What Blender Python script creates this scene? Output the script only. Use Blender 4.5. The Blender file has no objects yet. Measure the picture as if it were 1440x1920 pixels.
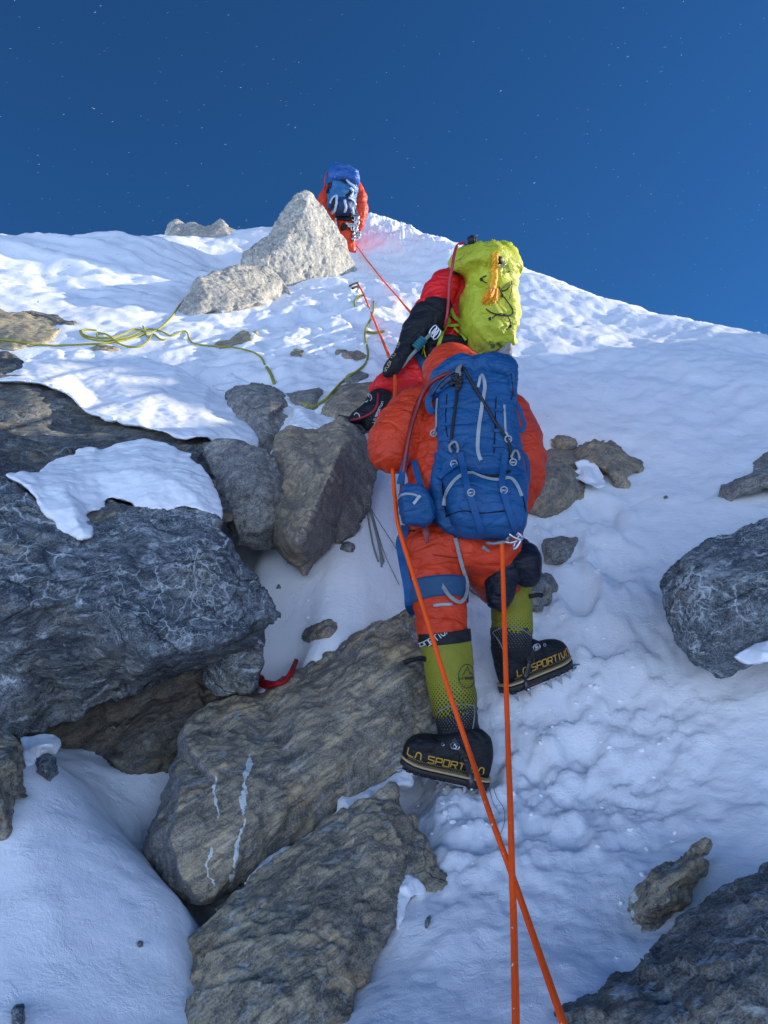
import bpy, bmesh, math, random
import numpy as np
from mathutils import Vector, Matrix
from mathutils.bvhtree import BVHTree
from mathutils.geometry import delaunay_2d_cdt

scene = bpy.context.scene
C = scene.collection
R = math.radians
rng = np.random.default_rng(7)
random.seed(7)

# ------------------------------------------------------------------ camera
PITCH = R(22.0)
FOC = 1442.0                      # focal length in pixels of the 1440 x 1920 frame
cam_d = bpy.data.cameras.new("camera")
cam_d.sensor_fit = 'VERTICAL'
cam_d.sensor_height = 36.0
cam_d.sensor_width = 27.0
cam_d.lens = 36.0 * FOC / 1920.0
cam_d.clip_start = 0.05
cam_d.clip_end = 3000
cam = bpy.data.objects.new("camera", cam_d)
cam.rotation_euler = (R(90) + PITCH, 0, 0)
C.objects.link(cam)
scene.camera = cam
cp, sp = math.cos(PITCH), math.sin(PITCH)
FWD = np.array([0, cp, sp]); UPV = np.array([0, -sp, cp]); RGT = np.array([1.0, 0, 0])

def P(px, py, d):
    """a place in the scene, d metres in front of the climber who takes the picture"""
    return d * (FWD + (px - 720) / FOC * RGT + (960 - py) / FOC * UPV)

# ------------------------------------------------------------------ light
SUN_AZ, SUN_EL = R(77), R(21)    # azimuth clockwise from the view direction (+Y)
SUN = np.array([math.sin(SUN_AZ) * math.cos(SUN_EL), math.cos(SUN_AZ) * math.cos(SUN_EL), math.sin(SUN_EL)])
sd = bpy.data.lights.new("sun", 'SUN')
sd.energy = 4.2
sd.angle = R(0.5)
sd.color = (1.0, 0.90, 0.74)
so = bpy.data.objects.new("sun", sd)
so.rotation_euler = Vector(-SUN).to_track_quat('-Z', 'Y').to_euler()
so.location = (20, -10, 20)
C.objects.link(so)

world = bpy.data.worlds.new("World")
scene.world = world
world.use_nodes = True
wt = world.node_tree
wt.nodes.clear()
w_out = wt.nodes.new('ShaderNodeOutputWorld')
w_bg = wt.nodes.new('ShaderNodeBackground')
w_sky = wt.nodes.new('ShaderNodeTexSky')
w_sky.sky_type = 'NISHITA'
w_sky.sun_disc = False
w_sky.sun_elevation = SUN_EL
w_sky.sun_rotation = SUN_AZ
w_sky.altitude = 6500
w_sky.air_density = 1.0
w_sky.dust_density = 0.3
w_sky.ozone_density = 3.0
w_bg.inputs['Strength'].default_value = 0.15
# glow added round and below the horizon to brighten the shade, like sunlit cloud
w_geo = wt.nodes.new('ShaderNodeTexCoord')
w_sep = wt.nodes.new('ShaderNodeSeparateXYZ')
w_add = wt.nodes.new('ShaderNodeMath'); w_add.operation = 'MULTIPLY_ADD'
w_add.inputs[1].default_value = .5; w_add.inputs[2].default_value = .5
w_map = wt.nodes.new('ShaderNodeValToRGB')
for _k, (_p, _v) in enumerate([(.25, .25), (.41, 1.0), (.51, 1.0), (.61, 0.0)]):
    _e = w_map.color_ramp.elements[_k] if _k < 2 else w_map.color_ramp.elements.new(_p)
    _e.position = _p; _e.color = (_v, _v, _v, 1)
w_mix = wt.nodes.new('ShaderNodeMix'); w_mix.data_type = 'RGBA'
w_mix.inputs['B'].default_value = (6.6, 8.2, 11.4, 1)
wt.links.new(w_geo.outputs['Generated'], w_sep.inputs[0])
wt.links.new(w_sep.outputs['Z'], w_add.inputs[0])
wt.links.new(w_add.outputs[0], w_map.inputs[0])
wt.links.new(w_map.outputs[0], w_mix.inputs['Factor'])
w_hsv = wt.nodes.new('ShaderNodeHueSaturation')
w_hsv.inputs['Saturation'].default_value = 1.20
w_hsv.inputs['Value'].default_value = 0.67
wt.links.new(w_sky.outputs['Color'], w_hsv.inputs['Color'])
wt.links.new(w_hsv.outputs['Color'], w_mix.inputs['A'])
wt.links.new(w_mix.outputs['Result'], w_bg.inputs['Color'])
wt.links.new(w_bg.outputs['Background'], w_out.inputs['Surface'])

vs = scene.view_settings
vs.view_transform = 'Standard'
vs.look = 'None'
vs.gamma = 1.0
vs.exposure = 1.0
vs.use_curve_mapping = False
scene.render.film_transparent = False
scene.cycles.max_bounces = 8
scene.cycles.diffuse_bounces = 5

# ------------------------------------------------------------------ helpers
def _hash(ix, iy, iz, seed):
    h = (ix.astype(np.int64) * 374761393 + iy.astype(np.int64) * 668265263 + iz.astype(np.int64) * 2147483647 + seed * 1274126177) & 0xffffffff
    h = ((h ^ (h >> 13)) * 1274126177) & 0xffffffff
    h = ((h ^ (h >> 16)) * 2246822519) & 0xffffffff
    return h ^ (h >> 15)

_G = np.random.default_rng(3).normal(size=(256, 3)); _G /= np.linalg.norm(_G, axis=1)[:, None]

def perlin(p, seed=0):
    p = np.asarray(p, float)
    i = np.floor(p).astype(np.int64); f = p - i
    w = f * f * f * (f * (f * 6 - 15) + 10)
    out = 0
    for dx in (0, 1):
        wx = w[:, 0] if dx else 1 - w[:, 0]
        for dy in (0, 1):
            wy = w[:, 1] if dy else 1 - w[:, 1]
            for dz in (0, 1):
                wz = w[:, 2] if dz else 1 - w[:, 2]
                g = _G[_hash(i[:, 0] + dx, i[:, 1] + dy, i[:, 2] + dz, seed) & 255]
                out = out + wx * wy * wz * (g[:, 0] * (f[:, 0] - dx) + g[:, 1] * (f[:, 1] - dy) + g[:, 2] * (f[:, 2] - dz))
    return out * 1.6

def fbm(p, octv=4, seed=0, gain=.5, ridged=False):
    a, s, fr = 1.0, 0, 1.0
    for o in range(octv):
        n = perlin(p * fr, seed + o * 17)
        if ridged: n = 1 - 2 * np.abs(n)
        s = s + a * n; a *= gain; fr *= 2.03
    return s

def cell_noise(p, seed=0):
    """chiselled steps: a random value per Voronoi cell, and the distance to the second nearest minus nearest"""
    i = np.floor(p).astype(np.int64)
    d1 = np.full(len(p), 9.0); d2 = d1.copy(); val = np.zeros(len(p))
    for dx in (-1, 0, 1):
        for dy in (-1, 0, 1):
            for dz in (-1, 0, 1):
                c = i + np.array([dx, dy, dz])
                h = _hash(c[:, 0], c[:, 1], c[:, 2], seed)
                q = c + np.stack([(h & 255) / 255., ((h >> 8) & 255) / 255., ((h >> 16) & 255) / 255.], 1)
                d = np.linalg.norm(q - p, axis=1)
                v = ((h >> 24) & 255) / 255.
                m = d < d1
                d2 = np.where(m, d1, np.minimum(d2, d)); val = np.where(m, v, val); d1 = np.where(m, d, d1)
    return val, d2 - d1

def cell_tilt(p, seed=0):
    """broken faces: inside every Voronoi cell a plane of its own tilt"""
    i = np.floor(p).astype(np.int64)
    d1 = np.full(len(p), 9.0); val = np.zeros(len(p))
    for dx in (-1, 0, 1):
        for dy in (-1, 0, 1):
            for dz in (-1, 0, 1):
                c = i + np.array([dx, dy, dz])
                h = _hash(c[:, 0], c[:, 1], c[:, 2], seed)
                q = p - (c + np.stack([(h & 255) / 255., ((h >> 8) & 255) / 255., ((h >> 16) & 255) / 255.], 1))
                d = np.linalg.norm(q, axis=1)
                v = np.sum(q * _G[(h >> 7) & 255], 1) + ((h >> 24) & 255) / 255. * .5 - .25
                m = d < d1
                val = np.where(m, v, val); d1 = np.where(m, d, d1)
    return val

def new_mesh(name, V, F, smooth=True):
    me = bpy.data.meshes.new(name)
    V = np.asarray(V, np.float32)
    if isinstance(F, np.ndarray):
        n, k = F.shape
        me.vertices.add(len(V)); me.vertices.foreach_set('co', V.ravel())
        me.loops.add(n * k); me.loops.foreach_set('vertex_index', F.astype(np.int32).ravel())
        me.polygons.add(n); me.polygons.foreach_set('loop_start', np.arange(0, n * k, k, dtype=np.int32))
        me.update(calc_edges=True)
    else:
        me.from_pydata([tuple(map(float, v)) for v in V], [], [tuple(int(i) for i in f) for f in F]); me.update()
    if smooth: me.polygons.foreach_set('use_smooth', np.ones(len(me.polygons), bool))
    me.validate()
    return me

def obj(name, V, F, mat, parent=None, smooth=True, base=None, uv=None):
    """one mesh object; its origin sits at base (world), its shape stays where it is"""
    V = np.asarray(V, float)
    if parent is not None: base = np.array(parent.matrix_world.translation)
    if base is None: base = np.array([V[:, 0].mean(), V[:, 1].mean(), V[:, 2].min()])
    me = new_mesh(name, V - base, F, smooth)
    if uv is not None:
        ul = me.uv_layers.new(name='UVMap')
        idx = np.empty(len(me.loops), np.int32); me.loops.foreach_get('vertex_index', idx)
        ul.data.foreach_set('uv', np.asarray(uv, np.float32)[idx].ravel())
    me.materials.append(mat)
    o = bpy.data.objects.new(name, me)
    C.objects.link(o)
    if parent is not None:
        o.parent = parent
        o.matrix_parent_inverse = Matrix.Identity(4)
        if parent.parent is not None or True:
            o.location = (0, 0, 0)
    else:
        o.location = base
    bpy.context.view_layer.update()
    return o

def tag(o, label=None, cat=None, group=None, kind=None):
    if label: o['label'] = label
    if cat: o['category'] = cat
    if group: o['group'] = group
    if kind: o['kind'] = kind
    return o

def thing(name, label, cat, base, group=None):
    o = bpy.data.objects.new(name, None)
    o.empty_display_size = .1
    o.location = tuple(base)
    C.objects.link(o)
    bpy.context.view_layer.update()
    return tag(o, label, cat, group)

def arrays(me):
    V = np.empty(len(me.vertices) * 3, np.float32); me.vertices.foreach_get('co', V)
    N = np.empty(len(me.vertices) * 3, np.float32); me.vertices.foreach_get('normal', N)
    F = [tuple(p.vertices) for p in me.polygons]
    return V.reshape(-1, 3).astype(float), N.reshape(-1, 3).astype(float), F

def remesh(V, F, voxel, smooth=0, fac=.5):
    """voxel-remesh closed shells into one continuous surface"""
    me = bpy.data.meshes.new('tmp'); me.from_pydata([tuple(v) for v in V], [], F); me.update()
    o = bpy.data.objects.new('tmp', me); C.objects.link(o)
    m = o.modifiers.new('r', 'REMESH'); m.mode = 'VOXEL'; m.voxel_size = voxel
    if smooth:
        s = o.modifiers.new('s', 'SMOOTH'); s.iterations = smooth; s.factor = fac
    dg = bpy.context.evaluated_depsgraph_get()
    m2 = bpy.data.meshes.new_from_object(o.evaluated_get(dg))
    out = arrays(m2)
    bpy.data.objects.remove(o); bpy.data.meshes.remove(me); bpy.data.meshes.remove(m2)
    return out

def bvh_of(V, F):
    return BVHTree.FromPolygons([tuple(v) for v in V], F)

class Hits:
    """finds where a line of sight meets the surfaces built so far"""
    def __init__(s): s.t = []
    def add(s, V, F): s.t.append(bvh_of(V, F))
    def depth(s, px, py, default=None):
        v = Vector(P(px, py, 1.0)); best = None
        for t in s.t:
            h = t.ray_cast(Vector((0, 0, 0)), v.normalized())
            if h[0] is not None and (best is None or h[3] < best): best = h[3]
        return default if best is None else best / v.length
GROUND = Hits()

# ------------------------------------------------------------------ node helpers
class NT:
    def __init__(s, name):
        s.m = bpy.data.materials.new(name); s.m.use_nodes = True
        s.t = s.m.node_tree; s.t.nodes.clear()
        s.out = s.n('ShaderNodeOutputMaterial'); s.b = s.n('ShaderNodeBsdfPrincipled')
        s.l(s.b.outputs[0], s.out.inputs['Surface'])
        s.tc = s.n('ShaderNodeTexCoord')
        s.O = s.tc.outputs['Object']
    def n(s, k, **kw):
        x = s.t.nodes.new(k)
        for a, v in kw.items(): setattr(x, a, v)
        return x
    def l(s, a, b): s.t.links.new(a, b)
    def put(s, sock, v):
        if hasattr(v, 'is_output'): s.l(v, sock)
        else: sock.default_value = v
    def mapping(s, vec, scale=(1, 1, 1), rot=(0, 0, 0), loc=(0, 0, 0)):
        m = s.n('ShaderNodeMapping'); s.l(vec, m.inputs[0])
        m.inputs['Scale'].default_value = scale; m.inputs['Rotation'].default_value = rot; m.inputs['Location'].default_value = loc
        return m.outputs[0]
    def noise(s, vec, scale, detail=4, rough=.55, dist=0, lac=2.0):
        x = s.n('ShaderNodeTexNoise'); s.l(vec, x.inputs['Vector'])
        x.inputs['Scale'].default_value = scale; x.inputs['Detail'].default_value = detail
        x.inputs['Roughness'].default_value = rough; x.inputs['Distortion'].default_value = dist
        return x.outputs['Fac']
    def noisec(s, vec, scale, detail=3):
        x = s.n('ShaderNodeTexNoise'); s.l(vec, x.inputs['Vector'])
        x.inputs['Scale'].default_value = scale; x.inputs['Detail'].default_value = detail
        return x.outputs['Color']
    def vor(s, vec, scale, feature='F1', rnd=1.0):
        x = s.n('ShaderNodeTexVoronoi'); x.feature = feature; s.l(vec, x.inputs['Vector'])
        x.inputs['Scale'].default_value = scale; x.inputs['Randomness'].default_value = rnd
        return x.outputs['Distance']
    def ramp(s, f, stops, interp='LINEAR'):
        r = s.n('ShaderNodeValToRGB'); s.l(f, r.inputs[0]); e = r.color_ramp.elements
        r.color_ramp.interpolation = interp
        while len(e) < len(stops): e.new(.5)
        for k, (p, c) in enumerate(stops):
            e[k].position = p
            e[k].color = (c, c, c, 1) if not isinstance(c, tuple) else (*c, 1)
        return r.outputs[0]
    def mix(s, f, a, b, mode='MIX'):
        m = s.n('ShaderNodeMix'); m.data_type = 'RGBA'; m.blend_type = mode
        s.put(m.inputs['Factor'], f)
        for k, v in (('A', a), ('B', b)):
            if isinstance(v, tuple): v = (*v, 1) if len(v) == 3 else v
            s.put(m.inputs[k], v)
        return m.outputs['Result']
    def math(s, op, a, b=0.0, c=0.0, clamp=False):
        m = s.n('ShaderNodeMath', operation=op); m.use_clamp = clamp
        s.put(m.inputs[0], a); s.put(m.inputs[1], b); s.put(m.inputs[2], c)
        return m.outputs[0]
    def vmath(s, op, a, b):
        m = s.n('ShaderNodeVectorMath', operation=op); s.put(m.inputs[0], a); s.put(m.inputs[1], b)
        return m.outputs[0]
    def bump(s, h, strength=.5, dist=.01, prev=None):
        b = s.n('ShaderNodeBump'); s.l(h, b.inputs['Height'])
        b.inputs['Strength'].default_value = strength; b.inputs['Distance'].default_value = dist
        if prev is not None: s.l(prev, b.inputs['Normal'])
        return b.outputs[0]
    def warp(s, vec, scale, amt):
        c = s.noisec(vec, scale)
        d = s.vmath('SUBTRACT', c, (.5, .5, .5))
        sc = s.n('ShaderNodeVectorMath', operation='SCALE'); s.l(d, sc.inputs[0]); sc.inputs['Scale'].default_value = amt
        return s.vmath('ADD', vec, sc.outputs[0])
    def done(s, col=None, rough=.6, normal=None, spec=.5, **kw):
        if col is not None:
            if isinstance(col, tuple): col = (*col, 1)
            s.put(s.b.inputs['Base Color'], col)
        s.put(s.b.inputs['Roughness'], rough)
        s.b.inputs['Specular IOR Level'].default_value = spec
        if normal is not None: s.l(normal, s.b.inputs['Normal'])
        for k, v in kw.items(): s.put(s.b.inputs[k], v)
        return s.m

# ------------------------------------------------------------------ snow and rock materials
def snow_material(name, rough_amt=1.0):
    m = NT(name); o = m.O
    w = m.warp(o, 3.0, .16)
    n1 = m.noise(w, 9, 6, .62)
    n2 = m.noise(m.mapping(w, (1, 1.8, 1.8), (0, 0, .5)), 30, 5, .62)
    n3 = m.noise(o, 210, 3, .65)
    crust = m.ramp(m.noise(m.warp(o, 4, .2), 5.5, 7, .68), [(.50, 0.), (.545, 1.)])      # edges of broken wind crust
    h = m.math('ADD', m.math('MULTIPLY', n1, .5), m.math('MULTIPLY', n2, .22))
    h = m.math('ADD', h, m.math('MULTIPLY', crust, .10 * rough_amt))
    b1 = m.bump(h, .44 * rough_amt, .026)
    b2 = m.bump(n3, .30 * rough_amt, .003, b1)
    tint = m.ramp(m.noise(o, 1.4, 4, .6), [(.3, (.83, .855, .89)), (.7, (.90, .905, .91))])
    grit = m.math('MULTIPLY', m.ramp(m.vor(m.warp(o, 20, .02), 30, 'F1'), [(.035, 1.), (.06, 0.)]), m.ramp(m.noise(o, 1.7, 3), [(.60, 0.), (.70, 1.)]))
    tint = m.mix(m.math('MULTIPLY', grit, .8), tint, (.10, .09, .08))
    return m.done(tint, .6, b2, .3)

SNOW = snow_material('snow')
SNOW_SMOOTH = snow_material('wind_packed_snow', .55)

def axes_euler(D):
    D = D / np.linalg.norm(D); h = np.array([0, 0, 1.0]) if abs(D[2]) < .9 else np.array([1.0, 0, 0])
    n1 = np.cross(h, D); n1 /= np.linalg.norm(n1); n2 = np.cross(D, n1)
    return tuple(Matrix([D, n1, n2]).to_euler())

def rock_material(name, base, second, dark, vein, vein_amt=.5, grain=(1, 0, .3), fol=4.0, speck=.3, rust=None, bump=1.0, crack=1.0, net=1.0, warp=.12, streak=None, dust=.5, lines=(), under=0.0, side=None, chips=.5):
    m = NT(name); o = m.O
    g = m.mapping(o, rot=axes_euler(np.array(grain, float)))
    w = m.warp(o, 2.2, .30)
    f = m.mapping(m.warp(m.warp(g, 2.5, warp), 11, warp * .22), (1.0 / fol, 1, 1))      # drawn out along the grain
    nA = m.noise(w, 2.0, 6, .62)
    nL = m.noise(f, 3.2, 5, .6)
    nB = m.noise(f, 11, 7, .70)
    nC = m.noise(f, 48, 5, .72)
    nD = m.noise(o, 190, 3, .7)
    col = m.mix(m.ramp(nA, [(.36, 0.), (.62, 1.)]), base, second)
    col = m.mix(m.ramp(nL, [(.42, .0), (.60, .8)]), col, tuple(x * .62 for x in base))
    if rust is not None:
        col = m.mix(m.ramp(m.noise(w, 2.7, 5, .62), [(.52, 0.), (.68, .85)]), col, rust)
    nM = m.noise(m.mapping(f, loc=(4, 1, 9)), 23, 6, .74)
    col = m.mix(m.ramp(nB, [(.37, .85), (.51, 0.)]), col, dark)
    col = m.mix(m.ramp(nM, [(.37, .85), (.49, 0.)]), col, dark)
    col = m.mix(m.ramp(nM, [(.55, 0.), (.64, .55)]), col, tuple(min(1, x * 1.55) for x in second))
    col = m.mix(m.ramp(nC, [(.42, .8), (.52, 0.)]), col, dark)
    ge = m.n('ShaderNodeNewGeometry'); sz = m.n('ShaderNodeSeparateXYZ'); m.l(ge.outputs['Normal'], sz.inputs[0])
    top = m.ramp(m.math('MULTIPLY_ADD', sz.outputs[2], .5, .5), [(.36, 1.0 - under), (.50, 1.)])       # the bedded underside carries fewer veins
    # pale mineral veins: broken networks of three sizes
    v1 = m.vor(m.warp(m.warp(o, 5, .22), 30, .012), 4.0, 'DISTANCE_TO_EDGE')
    v2 = m.vor(m.warp(m.warp(o, 9, .16), 40, .008), 13, 'DISTANCE_TO_EDGE')
    v3 = m.vor(m.warp(o, 22, .06), 34, 'DISTANCE_TO_EDGE')
    brk = m.ramp(m.noise(o, 2.6, 6, .72), [(.56 - .10 * net, 0.), (.64 - .08 * net, 1.)])
    brk2 = m.ramp(m.noise(m.mapping(o, loc=(5, 3, 1)), 2.2, 6, .74), [(.58 - .12 * net, 0.), (.66 - .10 * net, 1.)])
    brk3 = m.ramp(m.noise(m.mapping(o, loc=(1, 8, 4)), 1.9, 6, .74), [(.58 - .12 * net, 0.), (.66 - .10 * net, 1.)])
    vm = m.math('MAXIMUM', m.math('MULTIPLY', m.ramp(v1, [(.0, 1.), (.020, 0.)]), brk), m.math('MULTIPLY', m.ramp(v2, [(.0, .9 * net), (.035, 0.)]), brk2))
    vm = m.math('MAXIMUM', vm, m.math('MULTIPLY', m.ramp(v3, [(.0, .75 * net), (.05, 0.)]), brk3))
    col = m.mix(m.math('MULTIPLY', m.math('MULTIPLY', vm, top), min(1, vein_amt)), col, vein)
    st = m.noise(m.mapping(f, loc=(2, 7, 3)), 27, 5, .78)
    col = m.mix(m.math('MULTIPLY', m.ramp(st, [(.56, 0.), (.70, 1.)]), min(1, vein_amt * .9)), col, vein)
    blot = m.math('MULTIPLY', m.ramp(m.noise(w, 3.6, 8, .76), [(.56, 0.), (.66, .8)]), min(1, vein_amt))
    col = m.mix(m.math('MULTIPLY', m.math('MULTIPLY', blot, top), m.ramp(nC, [(.35, .15), (.6, 1.)])), col, vein)
    for A_, B_, wd in lines:                                      # single quartz veins crossing the slab
        A_, B_ = np.array(A_), np.array(B_); L_ = np.linalg.norm(B_ - A_); t_ = (B_ - A_) / L_
        n_ = np.cross(t_, A_ / np.linalg.norm(A_)); n_ /= np.linalg.norm(n_)
        pos = m.vmath('SUBTRACT', m.warp(m.warp(ge.outputs['Position'], 6, .11), 30, .035), tuple(A_))
        dn = m.n('ShaderNodeVectorMath', operation='DOT_PRODUCT'); m.l(pos, dn.inputs[0]); dn.inputs[1].default_value = tuple(n_)
        dt = m.n('ShaderNodeVectorMath', operation='DOT_PRODUCT'); m.l(pos, dt.inputs[0]); dt.inputs[1].default_value = tuple(t_)
        wdt = m.math('MULTIPLY', m.ramp(m.noise(o, 9, 4, .7), [(.44, 0.), (.60, 1.)]), wd)
        on = m.math('LESS_THAN', m.math('ABSOLUTE', dn.outputs['Value']), wdt)
        on = m.math('MULTIPLY', on, m.math('MULTIPLY', m.math('GREATER_THAN', dt.outputs['Value'], 0.0), m.math('LESS_THAN', dt.outputs['Value'], float(L_))))
        col = m.mix(m.math('MULTIPLY', on, .85), col, (.66, .70, .70))
    if streak is not None:                                        # chalky runs down the face
        s2 = m.mapping(m.warp(m.mapping(o, rot=axes_euler(np.array(streak, float))), 6, .10), (.22, 1, 1))
        col = m.mix(m.math('MULTIPLY', m.ramp(m.noise(s2, 8, 4, .6), [(.63, 0.), (.68, 1.)]), m.ramp(nC, [(.38, .1), (.55, .9)])), col, tuple(min(1, x * 1.15) for x in vein))
    if side is not None:                                          # one joint face keeps its dark mineral skin
        dv = m.n('ShaderNodeVectorMath', operation='DOT_PRODUCT'); m.l(ge.outputs['Normal'], dv.inputs[0]); dv.inputs[1].default_value = side[0]
        sk_ = m.ramp(m.math('ADD', dv.outputs['Value'], m.math('MULTIPLY', m.math('SUBTRACT', nA, .5), .5)), [(side[2], 0.), (side[2] + .12, .75)])
        col = m.mix(sk_, col, m.mix(m.ramp(nM, [(.42, 0.), (.6, 1.)]), side[1], tuple(x * 2.4 for x in side[1])))
    col = m.mix(m.math('MULTIPLY', m.ramp(nD, [(.45, 0.), (.68, 1.)]), speck), col, vein)
    col = m.mix(m.math('MULTIPLY', m.ramp(nD, [(.30, 1.), (.47, 0.)]), speck * 1.2), col, dark)
    cr = m.vor(m.warp(m.mapping(g, (.5, 1, 1)), 3, .22), 2.6, 'DISTANCE_TO_EDGE')
    crm = m.ramp(cr, [(.0, 0.), (.010, 1.)])
    brkc = m.ramp(m.noise(o, 2.1, 3), [(.46, 0.), (.56, 1.)])
    crk = m.math('MULTIPLY', m.math('SUBTRACT', 1.0, crm), brkc)
    col = m.mix(m.math('MULTIPLY', crk, .7 * crack), col, tuple(c * .3 for c in dark))
    # wind-blown snow caught on ledges that face the sky
    led = m.ramp(m.math('ADD', sz.outputs[2], m.math('MULTIPLY', m.math('SUBTRACT', nB, .5), 1.3)), [(.80, 0.), (.92, dust)])
    led = m.math('MULTIPLY', led, m.ramp(m.noise(o, 13, 5, .7), [(.50, 0.), (.62, 1.)]))
    col = m.mix(led, col, (.82, .84, .87))
    h = m.math('ADD', m.math('MULTIPLY', nB, .65), m.math('MULTIPLY', nC, .40))
    h = m.math('SUBTRACT', h, m.math('MULTIPLY', crk, .35 * crack))
    h = m.math('ADD', h, m.math('MULTIPLY', m.vor(m.warp(f, 6, .08), 7, 'F1'), chips))
    b1 = m.bump(h, .75 * bump, .018)
    b2 = m.bump(nD, .7 * bump, .004, b1)
    return m.done(col, m.ramp(nC, [(.3, .55), (.7, .85)]), b2, .4)

DARK = rock_material('dark_veined_rock', (.080, .100, .122), (.175, .19, .20), (.014, .020, .030), (.55, .60, .62), .95, (1, .1, .5), 2.0, .25, net=1.0, warp=.25, rust=(.20, .175, .12), under=.85)
DARKBROWN = rock_material('dark_layered_rock', (.13, .135, .135), (.21, .185, .13), (.026, .029, .034), (.46, .50, .50), .60, (1, .2, .55), 3.5, .25, rust=(.24, .165, .075), net=.7)
SCHIST = rock_material('brown_schist', (.30, .255, .17), (.41, .31, .17), (.062, .057, .050), (.58, .61, .59), .50, (.85, .25, .55), 5.0, .3, rust=(.38, .235, .09), crack=.8, net=.3, warp=.06, chips=.15, bump=.85, streak=(-.15, .5, .9))
SCHIST_VEINED = rock_material('veined_brown_schist', (.31, .262, .175), (.42, .32, .175), (.066, .060, .052), (.60, .62, .59), .50, (.85, .25, .62), 6.0, .3, rust=(.42, .26, .10), crack=.8, net=.3, warp=.05, chips=.12, bump=.8, side=((-.92, -.3, -.1), (.055, .060, .070), .58), lines=((P(474,1405,2.55), P(430,1648,2.2), .011), (P(398,1480,2.42), P(404,1570,2.3), .005), (P(388,1590,2.25), P(386,1650,2.17), .005)))
CAVEROCK = rock_material('shade_darkened_rock', (.125, .10, .068), (.18, .135, .08), (.032, .029, .026), (.36, .36, .33), .35, (.8, .2, .6), 3.5, .25, crack=.9, net=.2)  # brown rock darkened: the shade of the hollow is put into the colour
OCHRE_EDGE = rock_material('ochre_rock_with_dark_joint', (.36, .28, .17), (.47, .34, .185), (.12, .10, .08), (.52, .50, .46), .25, (.5, .3, -.8), 2.2, .45, rust=(.46, .29, .12), crack=.6, net=.1, side=((.90, -.35, -.2), (.060, .058, .062), .42))
OCHRE = rock_material('ochre_rock', (.34, .265, .165), (.46, .335, .185), (.105, .09, .075), (.52, .50, .46), .35, (.6, .3, .8), 2.2, .45, rust=(.45, .28, .12), crack=.6, net=.2)
GREYROCK = rock_material('grey_gneiss', (.235, .23, .215), (.33, .295, .23), (.066, .066, .068), (.58, .58, .55), .45, (.7, .2, .6), 2.0, .5, crack=.8, net=.3)
PALE = rock_material('pale_limestone', (.50, .48, .40), (.57, .51, .38), (.15, .15, .145), (.70, .68, .62), .45, (.5, .2, 1), 1.5, .6, bump=1.3, crack=1.0, net=.2)
YELLOWROCK = rock_material('yellow_limestone', (.46, .37, .20), (.52, .44, .28), (.15, .125, .09), (.64, .59, .47), .3, (1, .1, .2), 3.0, .5, crack=.8, net=.2)

# ------------------------------------------------------------------ the snow slope: a height field through surveyed points
TC = [  # px, py, metres
 (560,1905,1.95),(760,1905,1.68),(1000,1905,1.62),(1300,1905,1.55),(1500,1905,1.5),
 (900,1750,1.97),(1150,1750,1.92),(1400,1750,1.80),(1600,1750,1.75),(700,1750,2.10),
 (860,1600,2.30),(1100,1600,2.24),(1400,1600,2.10),(700,1600,2.50),
 (830,1488,2.64),(930,1488,2.64),(1150,1470,2.58),(1420,1470,2.42),(1600,1450,2.4),(700,1480,2.8),
 (1000,1318,2.96),(1150,1300,2.95),(1400,1320,2.78),(1600,1250,2.8),(850,1330,3.02),(750,1300,3.1),
 (500,1250,3.02),(620,1220,3.05),(500,1450,2.95),(400,1600,2.62),(420,1780,2.25),(540,1700,2.4),
 (650,1150,3.20),(730,1060,3.42),(560,1040,3.5),(860,1150,3.32),(1150,1110,3.42),(1400,1100,3.35),
 (950,1020,3.75),(1080,1000,3.82),(1150,950,4.05),(1350,950,3.9),(1600,900,4.0),(1100,850,4.65),(1400,800,4.9),(1000,790,5.0),
 (1200,700,5.95),(1430,700,5.8),(1000,650,6.6),(1200,630,7.3),(1000,560,8.3),(900,560,8.4),(850,640,6.6),
 (1640,690,6.6),(1600,760,5.6),(1440,632,7.2),(1250,593,8.2),(1100,550,9.2),(975,500,10.2),(860,462,11.2),(780,435,12.0),(735,418,12.4),(700,408,12.6),
 (700,470,11.0),(760,500,10.2),(720,560,8.5),(760,640,6.4),(700,690,5.45),(640,745,4.65),(760,770,4.5),(680,860,4.1),
 (650,540,9.0),(560,590,7.7),(640,600,7.4),(450,650,6.4),(560,650,6.4),(650,650,6.3),(550,705,5.4),(620,705,5.4),(430,700,5.6),(540,760,4.7),
 (0,458,9.2),(-200,465,8.5),(150,463,10.0),(300,465,11.0),(460,450,12.2),(560,440,12.6),
 (0,520,7.8),(200,520,8.4),(400,500,10.2),(0,590,6.5),(150,600,6.6),(300,600,7.05),(200,650,5.9),(330,650,6.15),(0,650,5.7),(-200,600,6.0),
 (250,720,5.4),(400,790,4.9),(100,760,5.1),(-150,760,5.0),(300,860,4.6),(150,950,4.3),(400,950,4.1),(485,1045,3.6),(-150,950,4.2),
 (300,1150,3.55),(100,1150,3.6),(420,1180,3.3),(-150,1150,3.5),(200,1290,3.65),(400,1290,3.35),(300,1330,3.5),(200,1400,3.45),(320,1400,3.15),
 (100,1300,3.5),(90,1370,3.2),(-150,1350,2.9),
 (60,1420,2.42),(100,1470,2.30),(150,1560,2.17),(60,1600,2.03),(300,1470,2.70),(230,1530,2.50),(260,1600,2.32),(330,1680,2.15),
 (150,1720,1.92),(300,1780,1.93),(100,1850,1.74),(250,1900,1.75),(-100,1650,1.95),(-100,1850,1.7),
]
ctrl = np.array([P(*t) for t in TC])
extra = []
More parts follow.
